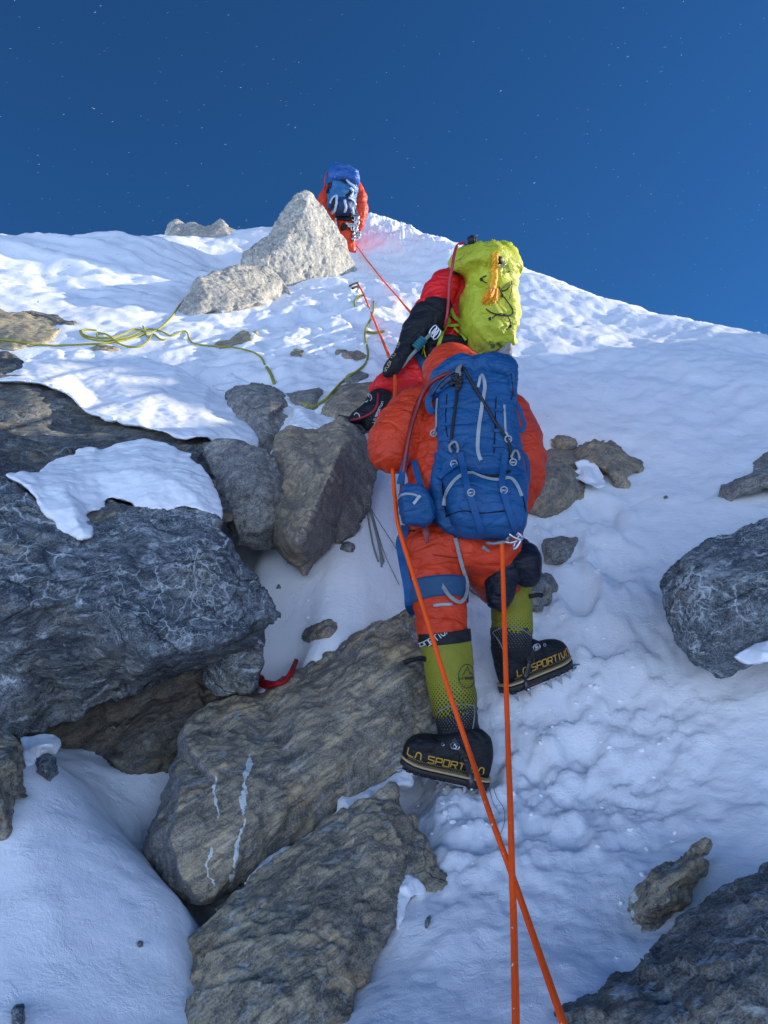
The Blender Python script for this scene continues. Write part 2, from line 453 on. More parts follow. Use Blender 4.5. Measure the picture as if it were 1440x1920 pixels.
for px, py, d, dx, dy, dz in [(-200,465,8.5,-.3,1.4,-.9),(0,458,9.2,-.2,1.4,-.9),(150,463,10.0,0,1.4,-.9),(300,465,11.0,0,1.4,-1.0),(460,450,12.2,0,1.6,-1.0),(600,430,12.6,0,1.8,-1.1),
                              (700,408,12.6,.5,1.6,-1.2),(780,435,12,.9,1.3,-1.2),(860,462,11.2,1.1,1.1,-1.2),(975,500,10.2,1.2,1.0,-1.2),(1100,550,9.2,1.2,1.0,-1.2),(1250,593,8.2,1.2,1.,-1.2),(1440,632,7.2,1.2,1.,-1.1),(1640,690,6.6,1.3,.9,-1.0)]:
    q = P(px, py, d); extra += [q + np.array([dx, dy, dz]), q + np.array([dx, dy, dz * 1.5]) * 2.6]
for x in (-7, -3.5, 0, 3.5):
    extra += [(x, .6, -1.15), (x, -1.5, -2.3), (x, -4, -3.8)]
extra += [(-9, 3, .6), (-10, 6, 3.2), (-6, 1.8, -.3), (3.2, 1.8, -.1)]
# the crest of the ridge goes on to the right of the picture and keeps the gully in its shadow
for q in [(4.5, 5.75, 3.75), (5.4, 5.2, 3.1), (6.4, 4.4, 2.7), (7.2, 2.8, 2.2), (7.7, .4, 1.6), (8.0, -2.5, .6)]:
    extra += [q, (q[0] + 1.4, q[1] + .6, q[2] - .9)]
ctrl = np.vstack([ctrl, np.array(extra, float)])

def tps_fit(pts, lam=.004):
    n = len(pts); d = np.linalg.norm(pts[:, None, :2] - pts[None, :, :2], axis=2)
    K = np.where(d > 0, d * d * np.log(d + 1e-12), 0) + lam * np.eye(n)
    A = np.zeros((n + 3, n + 3)); A[:n, :n] = K; A[:n, n] = 1; A[:n, n + 1:] = pts[:, :2]; A[n, :n] = 1; A[n + 1:, :n] = pts[:, :2].T
    return np.linalg.solve(A, np.concatenate([pts[:, 2], np.zeros(3)]))
TPS = tps_fit(ctrl)

def base_height(x, y):
    out = np.empty(len(x)); n = len(ctrl)
    for a in range(0, len(x), 20000):
        s = slice(a, a + 20000)
        d = np.hypot(x[s, None] - ctrl[None, :, 0], y[s, None] - ctrl[None, :, 1])
        out[s] = (d * d * np.log(d + 1e-12)) @ TPS[:n] + TPS[n] + TPS[n + 1] * x[s] + TPS[n + 2] * y[s]
    return out

def bell(x, y, px, py, d, rx, ry):
    q = P(px, py, d); return np.exp(-((x - q[0]) / rx) ** 2 - ((y - q[1]) / ry) ** 2)

def snow_height(x, y):
    z = base_height(x, y)
    p = np.stack([x, y, z * .6], 1)
    far = np.clip((y - 3) / 6, 0, 1)
    z = z + .020 * (1 + 1.5 * far) * fbm(p * 1.9, 3, 5) + .010 * fbm(p * 6.5, 3, 9) * (1 + .8 * far)
    # trampled steps round the climbers
    tr = np.clip(bell(x, y, 960, 1300, 2.95, .55, .5) + bell(x, y, 1080, 1120, 3.4, .42, .6) + bell(x, y, 880, 1560, 2.4, .45, .4) * .35 + .05, 0, 1)
    ridg = fbm(p * 7.5 + 3, 4, 21, .62)
    z = z + tr * (.013 * ridg + .011 * np.tanh(5 * perlin(p * 8 + 4, 22)) + .008 * np.tanh(6 * perlin(p * 17 + 9, 24)) * np.clip(perlin(p * 4, 26) * 3, 0, 1) + .013 * fbm(p * 25, 3, 31, .65))
    # kicked steps with a rim of pushed-up crust
    for px, py, d, rx, ry, dp in ((1090,1390,2.75,.075,.05,.035),(1180,1290,2.95,.07,.05,.03),(1010,1420,2.70,.08,.05,.03),(1130,1190,3.2,.07,.06,.05),(1085,1090,3.45,.07,.07,.06),(1150,1050,3.6,.08,.08,.06),(900,1590,2.33,.08,.05,.025),(1060,1560,2.33,.07,.045,.022),(1120,960,4.0,.10,.10,.06),(880,1300,3.05,.08,.06,.03),(640,1120,3.25,.08,.06,.03),(690,620,7.0,.16,.16,.06),(700,560,8.6,.18,.2,.08)):
        q = P(px, py, d); r2 = ((x - q[0]) / rx) ** 2 + ((y - q[1]) / ry) ** 2
        r2 = r2 * (1 + .35 * perlin(np.stack([x * 14, y * 14, z * 0 + px], 1), 33))
        z = z - dp * np.exp(-r2 ** 1.6) + dp * .35 * np.exp(-(np.sqrt(np.clip(r2, 0, None)) - 1.5) ** 2 * 4)
    # wind-carved crust beside the pinnacle
    lump = np.clip(bell(x, y, 590, 610, 7.2, 1.15, 1.9) + bell(x, y, 640, 680, 5.9, .5, .6) + .8 * bell(x, y, 470, 700, 5.7, .4, .35), 0, 1)
    lp = np.stack([x * 1.5 + .5 * y, y * 1.5 - .3 * x, z * .3], 1)
    z = z + lump * (.085 * fbm(lp * 1.0 + 8, 3, 43, .5, True) + .012 * fbm(p * 9, 3, 47))
    # sastrugi on the right hand face, wavy drifts on the left hand one
    rf = np.clip((x - .5) / 1.2, 0, 1) * np.clip((y - 3.6) / 1.2, 0, 1)
    sp_ = np.stack([(x * .8 + y * .6) * 1.1 , (y * .8 - x * .6) * 4.6, z * .4], 1)
    z = z + rf * (.020 * fbm(sp_ * .8, 4, 53, .5, True) + .009 * fbm(sp_ * 3, 4, 59, .6))
    lf = np.clip((-x - 1.2) / 1.2, 0, 1) * np.clip((y - 5.4) / 1.0, 0, 1)
    lp2 = np.stack([x * .55, y * 2.0, z * .3], 1)
    z = z + lf * (.075 * fbm(lp2 * 1.2 + 2, 4, 61, .55, True) + .012 * fbm(lp2 * 6, 3, 67))
    # broken crest
    cr = bell(x, y, 740, 440, 11.8, 1.1, 1.2)
    z = z + cr * .06 * fbm(p * 2.6, 4, 71, .6, True)
    return z

NR, NC_ = 640, 760
tt = np.linspace(0, 1, NR)
ys = -3.5 + 3.9 * tt * 1.0
yr = [-4.0]
while yr[-1] < 15.5:
    y0 = yr[-1]
    step = .012 if 1.2 < y0 < 3.6 else (.012 + (y0 - 3.6) * .0075 if y0 >= 3.6 else .012 + (1.2 - y0) * .06)
    yr.append(y0 + step)
yr = np.array(yr)
tcol = np.linspace(-1, 1, NC_)
sc_ = .30 * tcol + .70 * tcol ** 3
X = sc_[None, :] * (9.0 + .25 * np.clip(yr, 0, None))[:, None]
Y = np.repeat(yr[:, None], NC_, 1)
Z = snow_height(X.ravel(), Y.ravel()).reshape(X.shape)
SV = np.stack([X.ravel(), Y.ravel(), Z.ravel()], 1)
ii = np.arange(len(yr) - 1)[:, None] * NC_ + np.arange(NC_ - 1)[None, :]
ii = ii.ravel()
SF = np.stack([ii, ii + 1, ii + NC_ + 1, ii + NC_], 1)
print('snow verts', len(SV))
tag(obj('snow_slope', SV, SF, SNOW, base=np.zeros(3)), 'wind-packed snow slope climbing to the ridge crest', 'snow slope', kind='structure')
GROUND.add(SV, [tuple(f) for f in SF.tolist()])
SNOWH = Hits(); SNOWH.t = list(GROUND.t)
def TD(px, py, default=5.0): return SNOWH.depth(px, py, default)

# ------------------------------------------------------------------ added ridge, out of the picture on the right, shaped to shade the gully
def ridge():
    # places in the gully the edge of its shadow passes through
    edge = [(845,672,3.20),(935,668,4.10),(490,765,4.45),(430,765,4.50),(385,752,4.50),(330,715,4.80),(300,695,5.0),(240,688,4.85),(150,675,5.1),(300,742,4.56),(350,770,4.40),(420,795,4.22),(220,735,4.58),(60,690,4.95)]
    ca, sa, ce, se = math.cos(SUN_AZ), math.sin(SUN_AZ), math.cos(SUN_EL), math.sin(SUN_EL)
    kn = []
    for t in edge:
        q = P(*t); kn.append((-ca * q[0] + sa * q[1], ce * q[2] - se * (sa * q[0] + ca * q[1])))
    kn.sort(); a0, b0 = kn[0]; a1, b1 = kn[-1]
    kn = [(-6, b0 - .5), (-3, b0 - .35), (-1, b0 - .2), (a0 - .3, b0 - .05)] + kn + [(a1 + .08, b1), (a1 + .25, b1 - .6), (a1 + .6, b1 - 1.0), (7, b1 - 2)]
    print('shade edge', [(round(x, 2), round(y, 2)) for x, y in kn])
    ka = np.array([k[0] for k in kn]); kb = np.array([k[1] for k in kn])
    a_ = np.linspace(-6, 6, 150)
    crest_b = np.interp(a_, ka, kb)
    near = np.abs(a_[:, None] - ka[None, :]) < .10
    crest_b = np.maximum(crest_b, np.where(near & (ka[None, :] > 3.6), kb[None, :], -9).max(1))
    V, F = [], []
    prof = [(-3.0, -5.2), (-1.9, -3.6), (-1.0, -1.8), (-.35, -.55), (0, 0), (.5, -.35), (1.5, -1.6), (3.5, -4.5)]
    for k, (a, b) in enumerate(zip(a_, crest_b)):
        x = 8.2
        y = (a + ca * x) / sa
        z = (b + se * (sa * x + ca * y)) / ce
        for dx, dz in prof:
            V.append((x + dx, y, z + dz))
    V = np.array(V)
    n = fbm(V * .9, 4, 77) * .22 + fbm(V * 4, 3, 78) * .03
    amp = np.tile(np.array([abs(p[0]) for p in prof]).clip(.05, 1), len(a_))
    V[:, 0] += n * amp; V[:, 2] += n * amp * .6
    m = len(prof)
    for i in range(len(a_) - 1):
        for j in range(m - 1):
            F.append((i * m + j, (i + 1) * m + j, (i + 1) * m + j + 1, i * m + j + 1))
    tag(obj('ridge', V, F, SNOW), 'added unseen snowy ridge on the right, shaped to shade the gully', 'ridge', kind='structure')
ridge()

# ------------------------------------------------------------------ rocks and snow caps: solids with a modelled front, back and flanks
def solid(outline, inner=(), thick=.5, shrink=.75, embed=None, lift=.1, back_up=0.0):
    """outline / inner: (px, py, metres).  With embed the metres are taken from the snow surface and the middle bulges out by lift."""
    if embed is not None:
        cx = sum(p[0] for p in outline) / len(outline); cy = sum(p[1] for p in outline) / len(outline)
        out = []
        for p in outline:
            out.append((p[0], p[1], TD(p[0], p[1]) + embed - (.05 if thick > .22 else .012)))
        inner = [(p[0], p[1], TD(p[0], p[1]) - (p[2] if len(p) > 2 else lift)) for p in inner]
        for p in outline:
            for k, s in ((.62, .75), (.3, 1.0)):
                q = (cx + (p[0] - cx) * k, cy + (p[1] - cy) * k)
                if len(inner) < 60: inner.append((q[0], q[1], TD(*q) - lift * s))
        outline = out
    pts = list(outline) + list(inner)
    n = len(outline)
    r = delaunay_2d_cdt([Vector((p[0], p[1])) for p in pts], [(i, (i + 1) % n) for i in range(n)], [], 1, 1e-4)
    v2, _, fs, ov, _, _ = r
    dep = []
    for k, o in enumerate(ov):
        dep.append(pts[o[0]][2] if o else 3.0)
    V = [P(v.x, v.y, d) for v, d in zip(v2, dep)]
    F = [tuple(f) for f in fs]
    m = len(V)
    # boundary, in order
    idx = {}
    for k, o in enumerate(ov):
        for q in o: idx[q] = k
    ring = []
    for i in range(n):
        k = idx[i]
        if not ring or ring[-1] != k: ring.append(k)
    cen = np.mean([V[k] for k in ring], axis=0)
    ray = cen / np.linalg.norm(cen)
    back = []
    for k in ring:
        b = cen + (V[k] - cen) * shrink + ray * thick + np.array([0, 0, back_up])
        back.append(len(V)); V.append(b)
    L = len(ring)
    for i in range(L):
        j = (i + 1) % L
        F.append((ring[i], ring[j], back[j], back[i]))
    V.append(np.mean([V[b] for b in back], axis=0)); c = len(V) - 1
    for i in range(L): F.append((back[i], back[(i + 1) % L], c))
    return V, F

def jag(outline, amp, seed):
    """broken edge: split every side once and knock the new corner in or out"""
    r_ = np.random.default_rng(seed); out = []
    for p, q in zip(outline, list(outline[1:]) + [outline[0]]):
        out.append(p); L = math.hypot(q[0] - p[0], q[1] - p[1])
        if L < 14: continue
        k = 2 if L > 60 else 1
        for j in range(k):
            t = (j + 1) / (k + 1) + r_.uniform(-.12, .12); o = r_.uniform(-1, 1) * min(amp, L * .12)
            m = [p[i] * (1 - t) + q[i] * t for i in range(len(p))]
            m[0] += -(q[1] - p[1]) / L * o; m[1] += (q[0] - p[0]) / L * o; out.append(tuple(m))
    return out

def rock(name, label, outline, inner=(), mat=None, thick=.5, shrink=.75, embed=None, lift=.1, voxel=None, rough=1.0, seed=0, strata=None, strat_amt=0.0, smooth=1, cat='rock', group=None, facet=1.0, fine=1.0, cuts=4, depth=.06):
    outline = jag(outline, 6, seed)
    V, F = solid(outline, inner, thick, shrink, embed, lift)
    A = np.array(V); size = np.linalg.norm(A.max(0) - A.min(0))
    voxel = voxel or max(.006, size / 110)
    V, N, F = remesh(V, F, voxel, smooth)
    s = min(size, 1.2)
    # split off flat flakes: planes that face more or less down the slope
    rg = np.random.default_rng(seed); cen = V.mean(0); ray = cen / np.linalg.norm(cen)
    for k in range(cuts):
        n = rg.normal(size=3) - .75 * ray; n /= np.linalg.norm(n)
        pr = (V - cen) @ n; top = np.percentile(pr, 99.5); t = top * (1 - rg.uniform(.03, depth * 1.4))
        V = V - np.outer(np.clip(pr - t, 0, None) * .92, n)
    q = V + .05 * s * np.stack([perlin(V * 4 / s + k * 7, seed + k) for k in range(3)], 1)
    st = np.array([1.0, 1.0, 1.0])
    if strata is not None:
        ax = np.array(strata) / np.linalg.norm(strata); q = q + np.outer(q @ ax, ax) * 1.2      # thinner plates across the strata
    d = facet * (.075 * s / 2.2) * cell_tilt(q * (2.2 / s), seed) + facet * (.075 * s / 5.5) * cell_tilt(q * (5.5 / s), seed + 1) + facet * fine * (.085 * s / 16) * cell_tilt(q * (16 / s), seed + 2)
    d += .009 * s * fbm(V * (3.0 / s), 3, seed + 3)
    d += .005 * s * fbm(V * (14 / s), 4, seed + 5, .6, True) * fine
    if strata is not None:
        t = V @ ax; u = t + .02 * fbm(V * 3, 2, seed + 8)
        lay = u * 14 + .5 * fbm(V * 2.0, 2, seed + 12)
        d += strat_amt * 1.6 * (np.abs((lay % 1) - .5) * 2 - .5) * np.clip(.6 + fbm(V * 2.5, 2, seed + 13), 0, 1)
        w = np.stack([u * 30, V[:, 0] * 1.3, V[:, 1] * 1.3], 1); d += strat_amt * fbm(w, 3, seed + 11, .6)
    V = V + N * (d * rough)[:, None]
    o = tag(obj(name, V, F, mat), label, cat, group)
    GROUND.add(V, F)
    return o

def cap(name, label, outline, inner=(), thick=.3, shrink=.8, voxel=None, rough=1.0, seed=0, smooth=3, embed=None, lift=.1, mat=None, cat='snow cap', waves=0.0):
    outline = jag(outline, 5, seed)
    V, F = solid(outline, inner, thick, shrink, embed, lift)
    A = np.array(V); size = np.linalg.norm(A.max(0) - A.min(0))
    V, N, F = remesh(V, F, voxel or max(.006, size / 110), smooth)
    s = min(size, 1.0)
    d = .014 * s * fbm(V * (2.5 / s), 3, seed) + .007 * s * fbm(V * (11 / s), 4, seed + 4) + .002 * s * fbm(V * (34 / s), 3, seed + 6, .6)
    if waves:
        w = np.stack([V[:, 0] * .8 + V[:, 2] * 1.2, (V[:, 2] * 1.2 - V[:, 0] * .2) * 6, V[:, 1] * 1.5], 1)
        d = d + waves * fbm(w, 3, seed + 9, .5)
    V = V + N * (d * rough)[:, None]
    o = tag(obj(name, V, F, mat or SNOW_SMOOTH), label, cat, None, None)
    GROUND.add(V, F)
    return o

# ------------------------------------------------------------------ the rocks, from the camera up the slope
rock('boulder', 'huge dark blue-grey boulder with white veins overhanging the snowy hollow',
     [(-140,860,3.0),(-60,880,2.95),(0,890,2.92),(30,905,2.9),(75,945,2.85),(120,985,2.78),(165,985,2.8),(215,982,2.85),(250,960,2.92),(300,958,2.95),(370,954,2.98),(402,975,2.93),(432,1012,2.88),(456,1052,2.84),(482,1096,2.80),(506,1120,2.77),(520,1150,2.74),(512,1170,2.76),(495,1182,2.83),(440,1215,2.90),(385,1245,2.92),(300,1275,2.91),(200,1320,2.85),(110,1362,2.79),(40,1386,2.74),(0,1376,2.72),(-80,1384,2.66),(-140,1350,2.76)],
     [(-80,1132,2.36),(-20,1140,2.36),(50,1136,2.37),(100,1132,2.39),(160,1134,2.40),(210,1134,2.41),(232,1160,2.41),(250,1188,2.42),(292,1222,2.42),(330,1214,2.45),(362,1208,2.49),(400,1196,2.54),(432,1188,2.59),(480,1168,2.68),(250,1040,2.62),(350,1060,2.66),(420,1110,2.68),(120,1040,2.58),(0,1010,2.6),(340,1140,2.56),(430,1060,2.78),(150,1240,2.66),(50,1270,2.66),(300,1248,2.72),(100,1320,2.80),(230,1285,2.82),(150,1180,2.50),(50,1190,2.49),(380,1226,2.72)],
     DARK, thick=1.0, shrink=.9, seed=3, strata=(.15, .35, 1), strat_amt=.004, facet=.6, voxel=.010, cuts=0)
rock('boulder', 'dark layered rock slab running under the two snow caps, at the left edge',
     [(-140,700,4.44),(-60,700,4.44),(0,702,4.42),(60,706,4.40),(120,726,4.34),(180,768,4.24),(340,806,4.10),(440,830,4.02),(485,846,3.92),(505,862,3.7),(500,930,3.5),(420,980,3.25),(380,960,3.2),(300,955,3.18),(250,960,3.15),(150,985,3.1),(60,940,3.1),(-60,900,3.1),(-140,890,3.1)],
     [(100,830,3.75),(250,850,3.72),(360,866,3.65),(0,790,3.8),(60,760,3.98),(200,815,3.90),(200,900,3.4),(350,910,3.42),(50,870,3.45)],
     DARKBROWN, thick=1.2, seed=11, strata=(-.4, .2, 1), strat_amt=.008, facet=.6, cuts=0)
rock('boulder', 'grey angular block wedged between the dark slab and the ochre boulder',
     [(385,835,3.66),(440,838,3.62),(480,850,3.6),(512,865,3.58),(525,900,3.56),(528,950,3.52),(530,1012,3.45),(522,1020,3.42),(482,1028,3.38),(452,1016,3.36),(425,985,3.34),(412,930,3.40),(400,880,3.52)],
     [(450,900,3.38),(500,930,3.40),(460,960,3.30),(500,985,3.34),(480,1008,3.32)],
     GREYROCK, thick=.6, seed=17, facet=1.2, voxel=.008)
rock('boulder', 'ochre and charcoal boulder with a sharp vertical edge beside the near climber',
     [(505,862,3.75),(520,820,3.85),(542,802,3.9),(600,806,3.9),(640,789,3.95),(664,804,3.88),(684,830,3.8),(698,880,3.68),(696,914,3.62),(690,950,3.55),(675,980,3.5),(662,1000,3.48),(636,1012,3.46),(622,1003,3.45),(602,1030,3.40),(586,1048,3.37),(572,1076,3.34),(560,1056,3.36),(536,1040,3.36),(522,1018,3.38),(524,980,3.42),(532,935,3.46),(510,905,3.6)],
     [(640,838,3.55),(626,872,3.40),(612,905,3.27),(596,938,3.18),(582,968,3.12),(560,1015,3.11),(560,860,3.62),(545,930,3.46),(600,850,3.66),(665,900,3.56),(645,960,3.46),(612,1005,3.36)],
     OCHRE_EDGE, thick=.8, seed=23, facet=.55, voxel=.008, cuts=0)
rock('stone', 'thumb-sized grey stone sticking out of the snow below the ochre boulder',
     [(566,1056),(582,1050),(586,1062),(576,1076),(569,1078)], mat=GREYROCK, embed=.02, lift=.05, thick=.12, seed=29)
rock('boulder', 'rounded grey rock half in sunlight at the tip of the big snow cap',
     [(425,738,4.7),(455,728,4.75),(480,727,4.75),(512,735,4.7),(540,752,4.62),(554,776,4.52),(542,800,4.42),(518,826,4.32),(500,850,4.25),(484,872,4.2),(465,850,4.25),(450,800,4.4),(436,765,4.55)],
     [(480,750,4.52),(515,765,4.42),(490,790,4.30),(515,800,4.30),(480,830,4.18)],
     YELLOWROCK if False else GREYROCK, thick=.6, seed=31, rough=1.1, voxel=.009)
rock('boulder', 'smooth rounded brown boulder behind the red boot',
     [(602,775),(612,745),(635,726),(680,720),(722,722),(748,755),(735,800),(690,815),(655,795),(622,790)], mat=OCHRE, embed=.03, lift=.22, thick=.5, seed=37, facet=.4)
rock('boulder', 'small dark grey rock touched by the yellow rope',
     [(533,740),(558,733),(600,724),(604,738),(594,752),(596,768),(575,772),(552,760)], mat=GREYROCK, embed=.02, lift=.12, thick=.3, seed=41)
rock('boulder', 'tall pale pointed pinnacle standing in full sun on the ridge',
     [(571,357,9.75),(584,363,9.8),(598,380,9.82),(611,396,9.85),(630,425,9.9),(651,456,9.95),(661,490,10.0),(669,522,10.02),(673,546,10.0),(645,562,9.75),(600,560,9.5),(560,560,9.3),(520,560,9.1),(480,540,9.0),(452,502,9.0),(455,478,9.05),(474,462,9.15),(486,454,9.22),(505,446,9.3),(514,430,9.36),(521,414,9.42),(534,394,9.5),(546,377,9.58),(556,364,9.65)],
     [(572,400,9.55),(590,450,9.5),(570,500,9.30),(630,500,9.7),(525,470,9.15),(540,520,9.08),(485,490,8.95),(620,540,9.55),(575,375,9.65),(545,430,9.35)],
     PALE, thick=1.2, shrink=.7, seed=43, facet=.55, voxel=.019, fine=1.8, cuts=0)
rock('boulder', 'broad pale boulder leaning left of the pinnacle with a shaded underside',
     [(316,612,7.30),(322,596,7.32),(340,578,7.38),(352,556,7.45),(360,538,7.55),(374,522,7.65),(400,509,7.9),(420,507,8.0),(450,497,8.2),(478,500,8.35),(505,508,8.45),(530,530,8.45),(545,552,8.4),(528,572,8.5),(500,584,8.4),(440,605,8.2),(395,619,8.05),(342,636,7.85)],
     [(420,545,7.62),(460,540,7.85),(400,580,7.40),(440,580,7.50),(370,588,7.28),(500,550,8.05),(345,604,7.32),(490,566,7.80),(385,545,7.5),(415,587,7.38),(465,573,7.62)],
     PALE, thick=1.1, shrink=.7, seed=47, facet=.7, fine=1.4, voxel=.016, cuts=0)
rock('boulder', 'pale jagged outcrop on the skyline beyond the left snowfield',
     [(298,475,12.6),(303,455,12.6),(309,434,12.65),(316,419,12.7),(330,411,12.7),(346,421,12.7),(360,416,12.7),(386,428,12.7),(399,426,12.7),(414,411,12.7),(428,424,12.7),(443,432,12.7),(466,442,12.7),(476,470,12.6),(380,485,12.5)],
     [(330,445,12.2),(370,450,12.3),(410,445,12.2),(440,455,12.4)],
     PALE, thick=1.5, shrink=.7, seed=53, rough=.9, voxel=.025)
rock('flat_rock', 'flat sunlit tan slab lying in the snow at the left edge beside the yellow rope',
     [(-90,580),(-30,578),(0,580),(45,588),(95,598),(128,612),(124,628),(100,640),(60,652),(0,656),(-90,655)], mat=YELLOWROCK, embed=.02, lift=.10, thick=.5, seed=59, facet=.4)
rock('flat_rock', 'dark low rock showing behind the flat sunlit tan slab',
     [(35,584),(60,583),(105,590),(150,606),(128,614),(95,604)], mat=DARKBROWN, embed=.02, lift=.06, thick=.3, seed=61, facet=.4)
rock('boulder', 'dark lichen-grey rock between the tan slab and the layered slab at the left edge',
     [(-90,668),(-20,664),(15,664),(40,680),(75,712),(30,722),(-20,715),(-90,712)], mat=DARKBROWN, embed=.02, lift=.12, thick=.4, seed=67)
rock('stone', 'small sunlit tan stone in the snow below the coiled yellow rope',
     [(166,654),(185,647),(206,651),(226,659),(205,664),(180,662)], mat=YELLOWROCK, embed=.02, lift=.06, thick=.2, seed=71)
rock('flat_rock', 'flat tan rock crossed by the yellow rope below the pale boulder',
     [(396,650),(412,640),(440,632),(482,622),(486,630),(460,642),(430,652)], mat=YELLOWROCK, embed=.02, lift=.08, thick=.25, seed=73, facet=.5)
rock('stone', 'small tan stone among the wind-carved snow right of the flat tan rock',
     [(543,660),(555,655),(572,658),(566,667),(550,669)], mat=YELLOWROCK, embed=.02, lift=.06, thick=.2, seed=79)
rock('stone', 'brown stone at the edge of the wind-carved snow, left of the yellow rope',
     [(632,660),(650,660),(688,668),(684,674),(662,675),(640,670)], mat=OCHRE, embed=.02, lift=.06, thick=.2, seed=83)
rock('stone', 'jagged grey stone in the snow just above the brown boulder by the red boot',
     [(640,716),(655,705),(686,702),(692,709),(672,715),(650,722)], mat=GREYROCK, embed=.02, lift=.07, thick=.2, seed=89)
# right-hand side
rock('boulder', 'large dark rounded boulder in the snow at the right edge',
     [(1600,900,3.1),(1500,938,3.05),(1440,966,3.0),(1395,985,2.98),(1330,1014,2.95),(1270,1048,2.92),(1240,1074,2.9),(1230,1096,2.88),(1234,1140,2.84),(1246,1190,2.78),(1276,1206,2.74),(1292,1242,2.68),(1322,1263,2.66),(1372,1269,2.62),(1392,1250,2.62),(1410,1235,2.6),(1440,1225,2.58),(1500,1215,2.55),(1600,1200,2.5)],
     [(1340,1090,2.66),(1300,1130,2.67),(1370,1150,2.55),(1440,1080,2.58),(1330,1200,2.56),(1520,1080,2.5),(1420,1180,2.5)],
     DARK, thick=1.0, seed=97, facet=.8, voxel=.009, cuts=2, depth=.04)
rock('boulder', 'speckled grey rock above the large dark boulder at the right edge',
     [(1344,938),(1350,910),(1374,896),(1400,884),(1414,862),(1440,848),(1520,835),(1520,925),(1440,918),(1400,930),(1362,944)], mat=GREYROCK, embed=.03, lift=.25, thick=.6, seed=101)
rock('boulder', 'wide tan rock just right of the near climber',
     [(955,850),(985,835),(1010,858),(1042,842),(1076,846),(1096,880),(1090,930),(1062,950),(1000,970),(965,965),(945,910)], mat=OCHRE, embed=.05, lift=.30, thick=.6, seed=103, facet=.7)
rock('boulder', 'tan jagged rock with a white snow patch at its left, right of the near climber',
     [(1072,838),(1086,826),(1120,821),(1165,838),(1206,866),(1209,880),(1182,896),(1181,922),(1165,926),(1140,912),(1130,890),(1102,872),(1080,858)], mat=OCHRE, embed=.03, lift=.20, thick=.5, seed=107)
rock('boulder', 'little tan rock touching the wide tan rock from behind',
     [(1030,822),(1044,815),(1078,826),(1076,845),(1045,846),(1034,838)], mat=OCHRE, embed=.02, lift=.12, thick=.3, seed=109)
rock('boulder', 'tan rock peeping out above the orange right arm',
     [(960,770),(985,782),(1014,812),(1018,838),(990,850),(960,830)], mat=OCHRE, embed=.03, lift=.16, thick=.3, seed=113)
rock('stone', 'light grey oval stone in the trampled snow right of the black mitten',
     [(1017,1035),(1022,1012),(1048,1008),(1082,1010),(1078,1030),(1060,1052),(1040,1058),(1022,1054)], mat=GREYROCK, embed=.02, lift=.10, thick=.25, seed=127)
rock('boulder', 'grey broken rock behind the yellow right gaiter',
     [(975,1100),(990,1080),(1008,1068),(1032,1080),(1040,1100),(1025,1125),(1018,1150),(1000,1148),(970,1150),(940,1130)], mat=GREYROCK, embed=.03, lift=.14, thick=.3, seed=131)
rock('stone', 'grey rock glimpsed between the legs of the near climber',
     [(870,1095),(878,1082),(900,1092),(918,1112),(905,1122),(885,1110)], mat=GREYROCK, embed=.02, lift=.08, thick=.2, seed=137)
rock('boulder', 'dark boulder filling the bottom right corner',
     [(985,1990,1.50),(1000,1925,1.56),(1040,1900,1.60),(1080,1878,1.64),(1130,1846,1.68),(1165,1815,1.72),(1200,1800,1.74),(1240,1786,1.76),(1276,1757,1.80),(1286,1730,1.83),(1340,1700,1.84),(1362,1670,1.86),(1400,1650,1.86),(1440,1642,1.86),(1540,1630,1.86),(1700,1700,1.8),(1700,2150,1.4),(985,2150,1.4)],
     [(1240,1850,1.58),(1350,1780,1.56),(1440,1720,1.58),(1150,1900,1.52),(1400,1860,1.42),(1300,1920,1.42),(1500,1800,1.48),(1180,2000,1.40),(1450,2000,1.35)],
     DARKBROWN, thick=.8, seed=139, facet=.8, voxel=.0075, strata=(-.5, .3, .7), strat_amt=.005, cuts=5, depth=.06)
rock('boulder', 'ragged brown rock poking from the snow above the dark corner boulder',
     [(1329,1577,2.02),(1314,1606,2.0),(1338,1617,1.99),(1328,1638,1.97),(1294,1664,1.95),(1290,1688,1.93),(1258,1704,1.93),(1228,1743,1.9),(1209,1754,1.89),(1203,1731,1.92),(1181,1728,1.93),(1184,1700,1.96),(1200,1663,1.99),(1223,1635,2.01),(1260,1619,2.02),(1293,1599,2.03)],
     [(1240,1660,1.87),(1280,1640,1.88),(1210,1705,1.86),(1305,1610,1.95),(1255,1690,1.85)],
     SCHIST, thick=.3, seed=149, facet=.7, voxel=.005, strata=(-.5, .3, .7), strat_amt=.003, cuts=2)
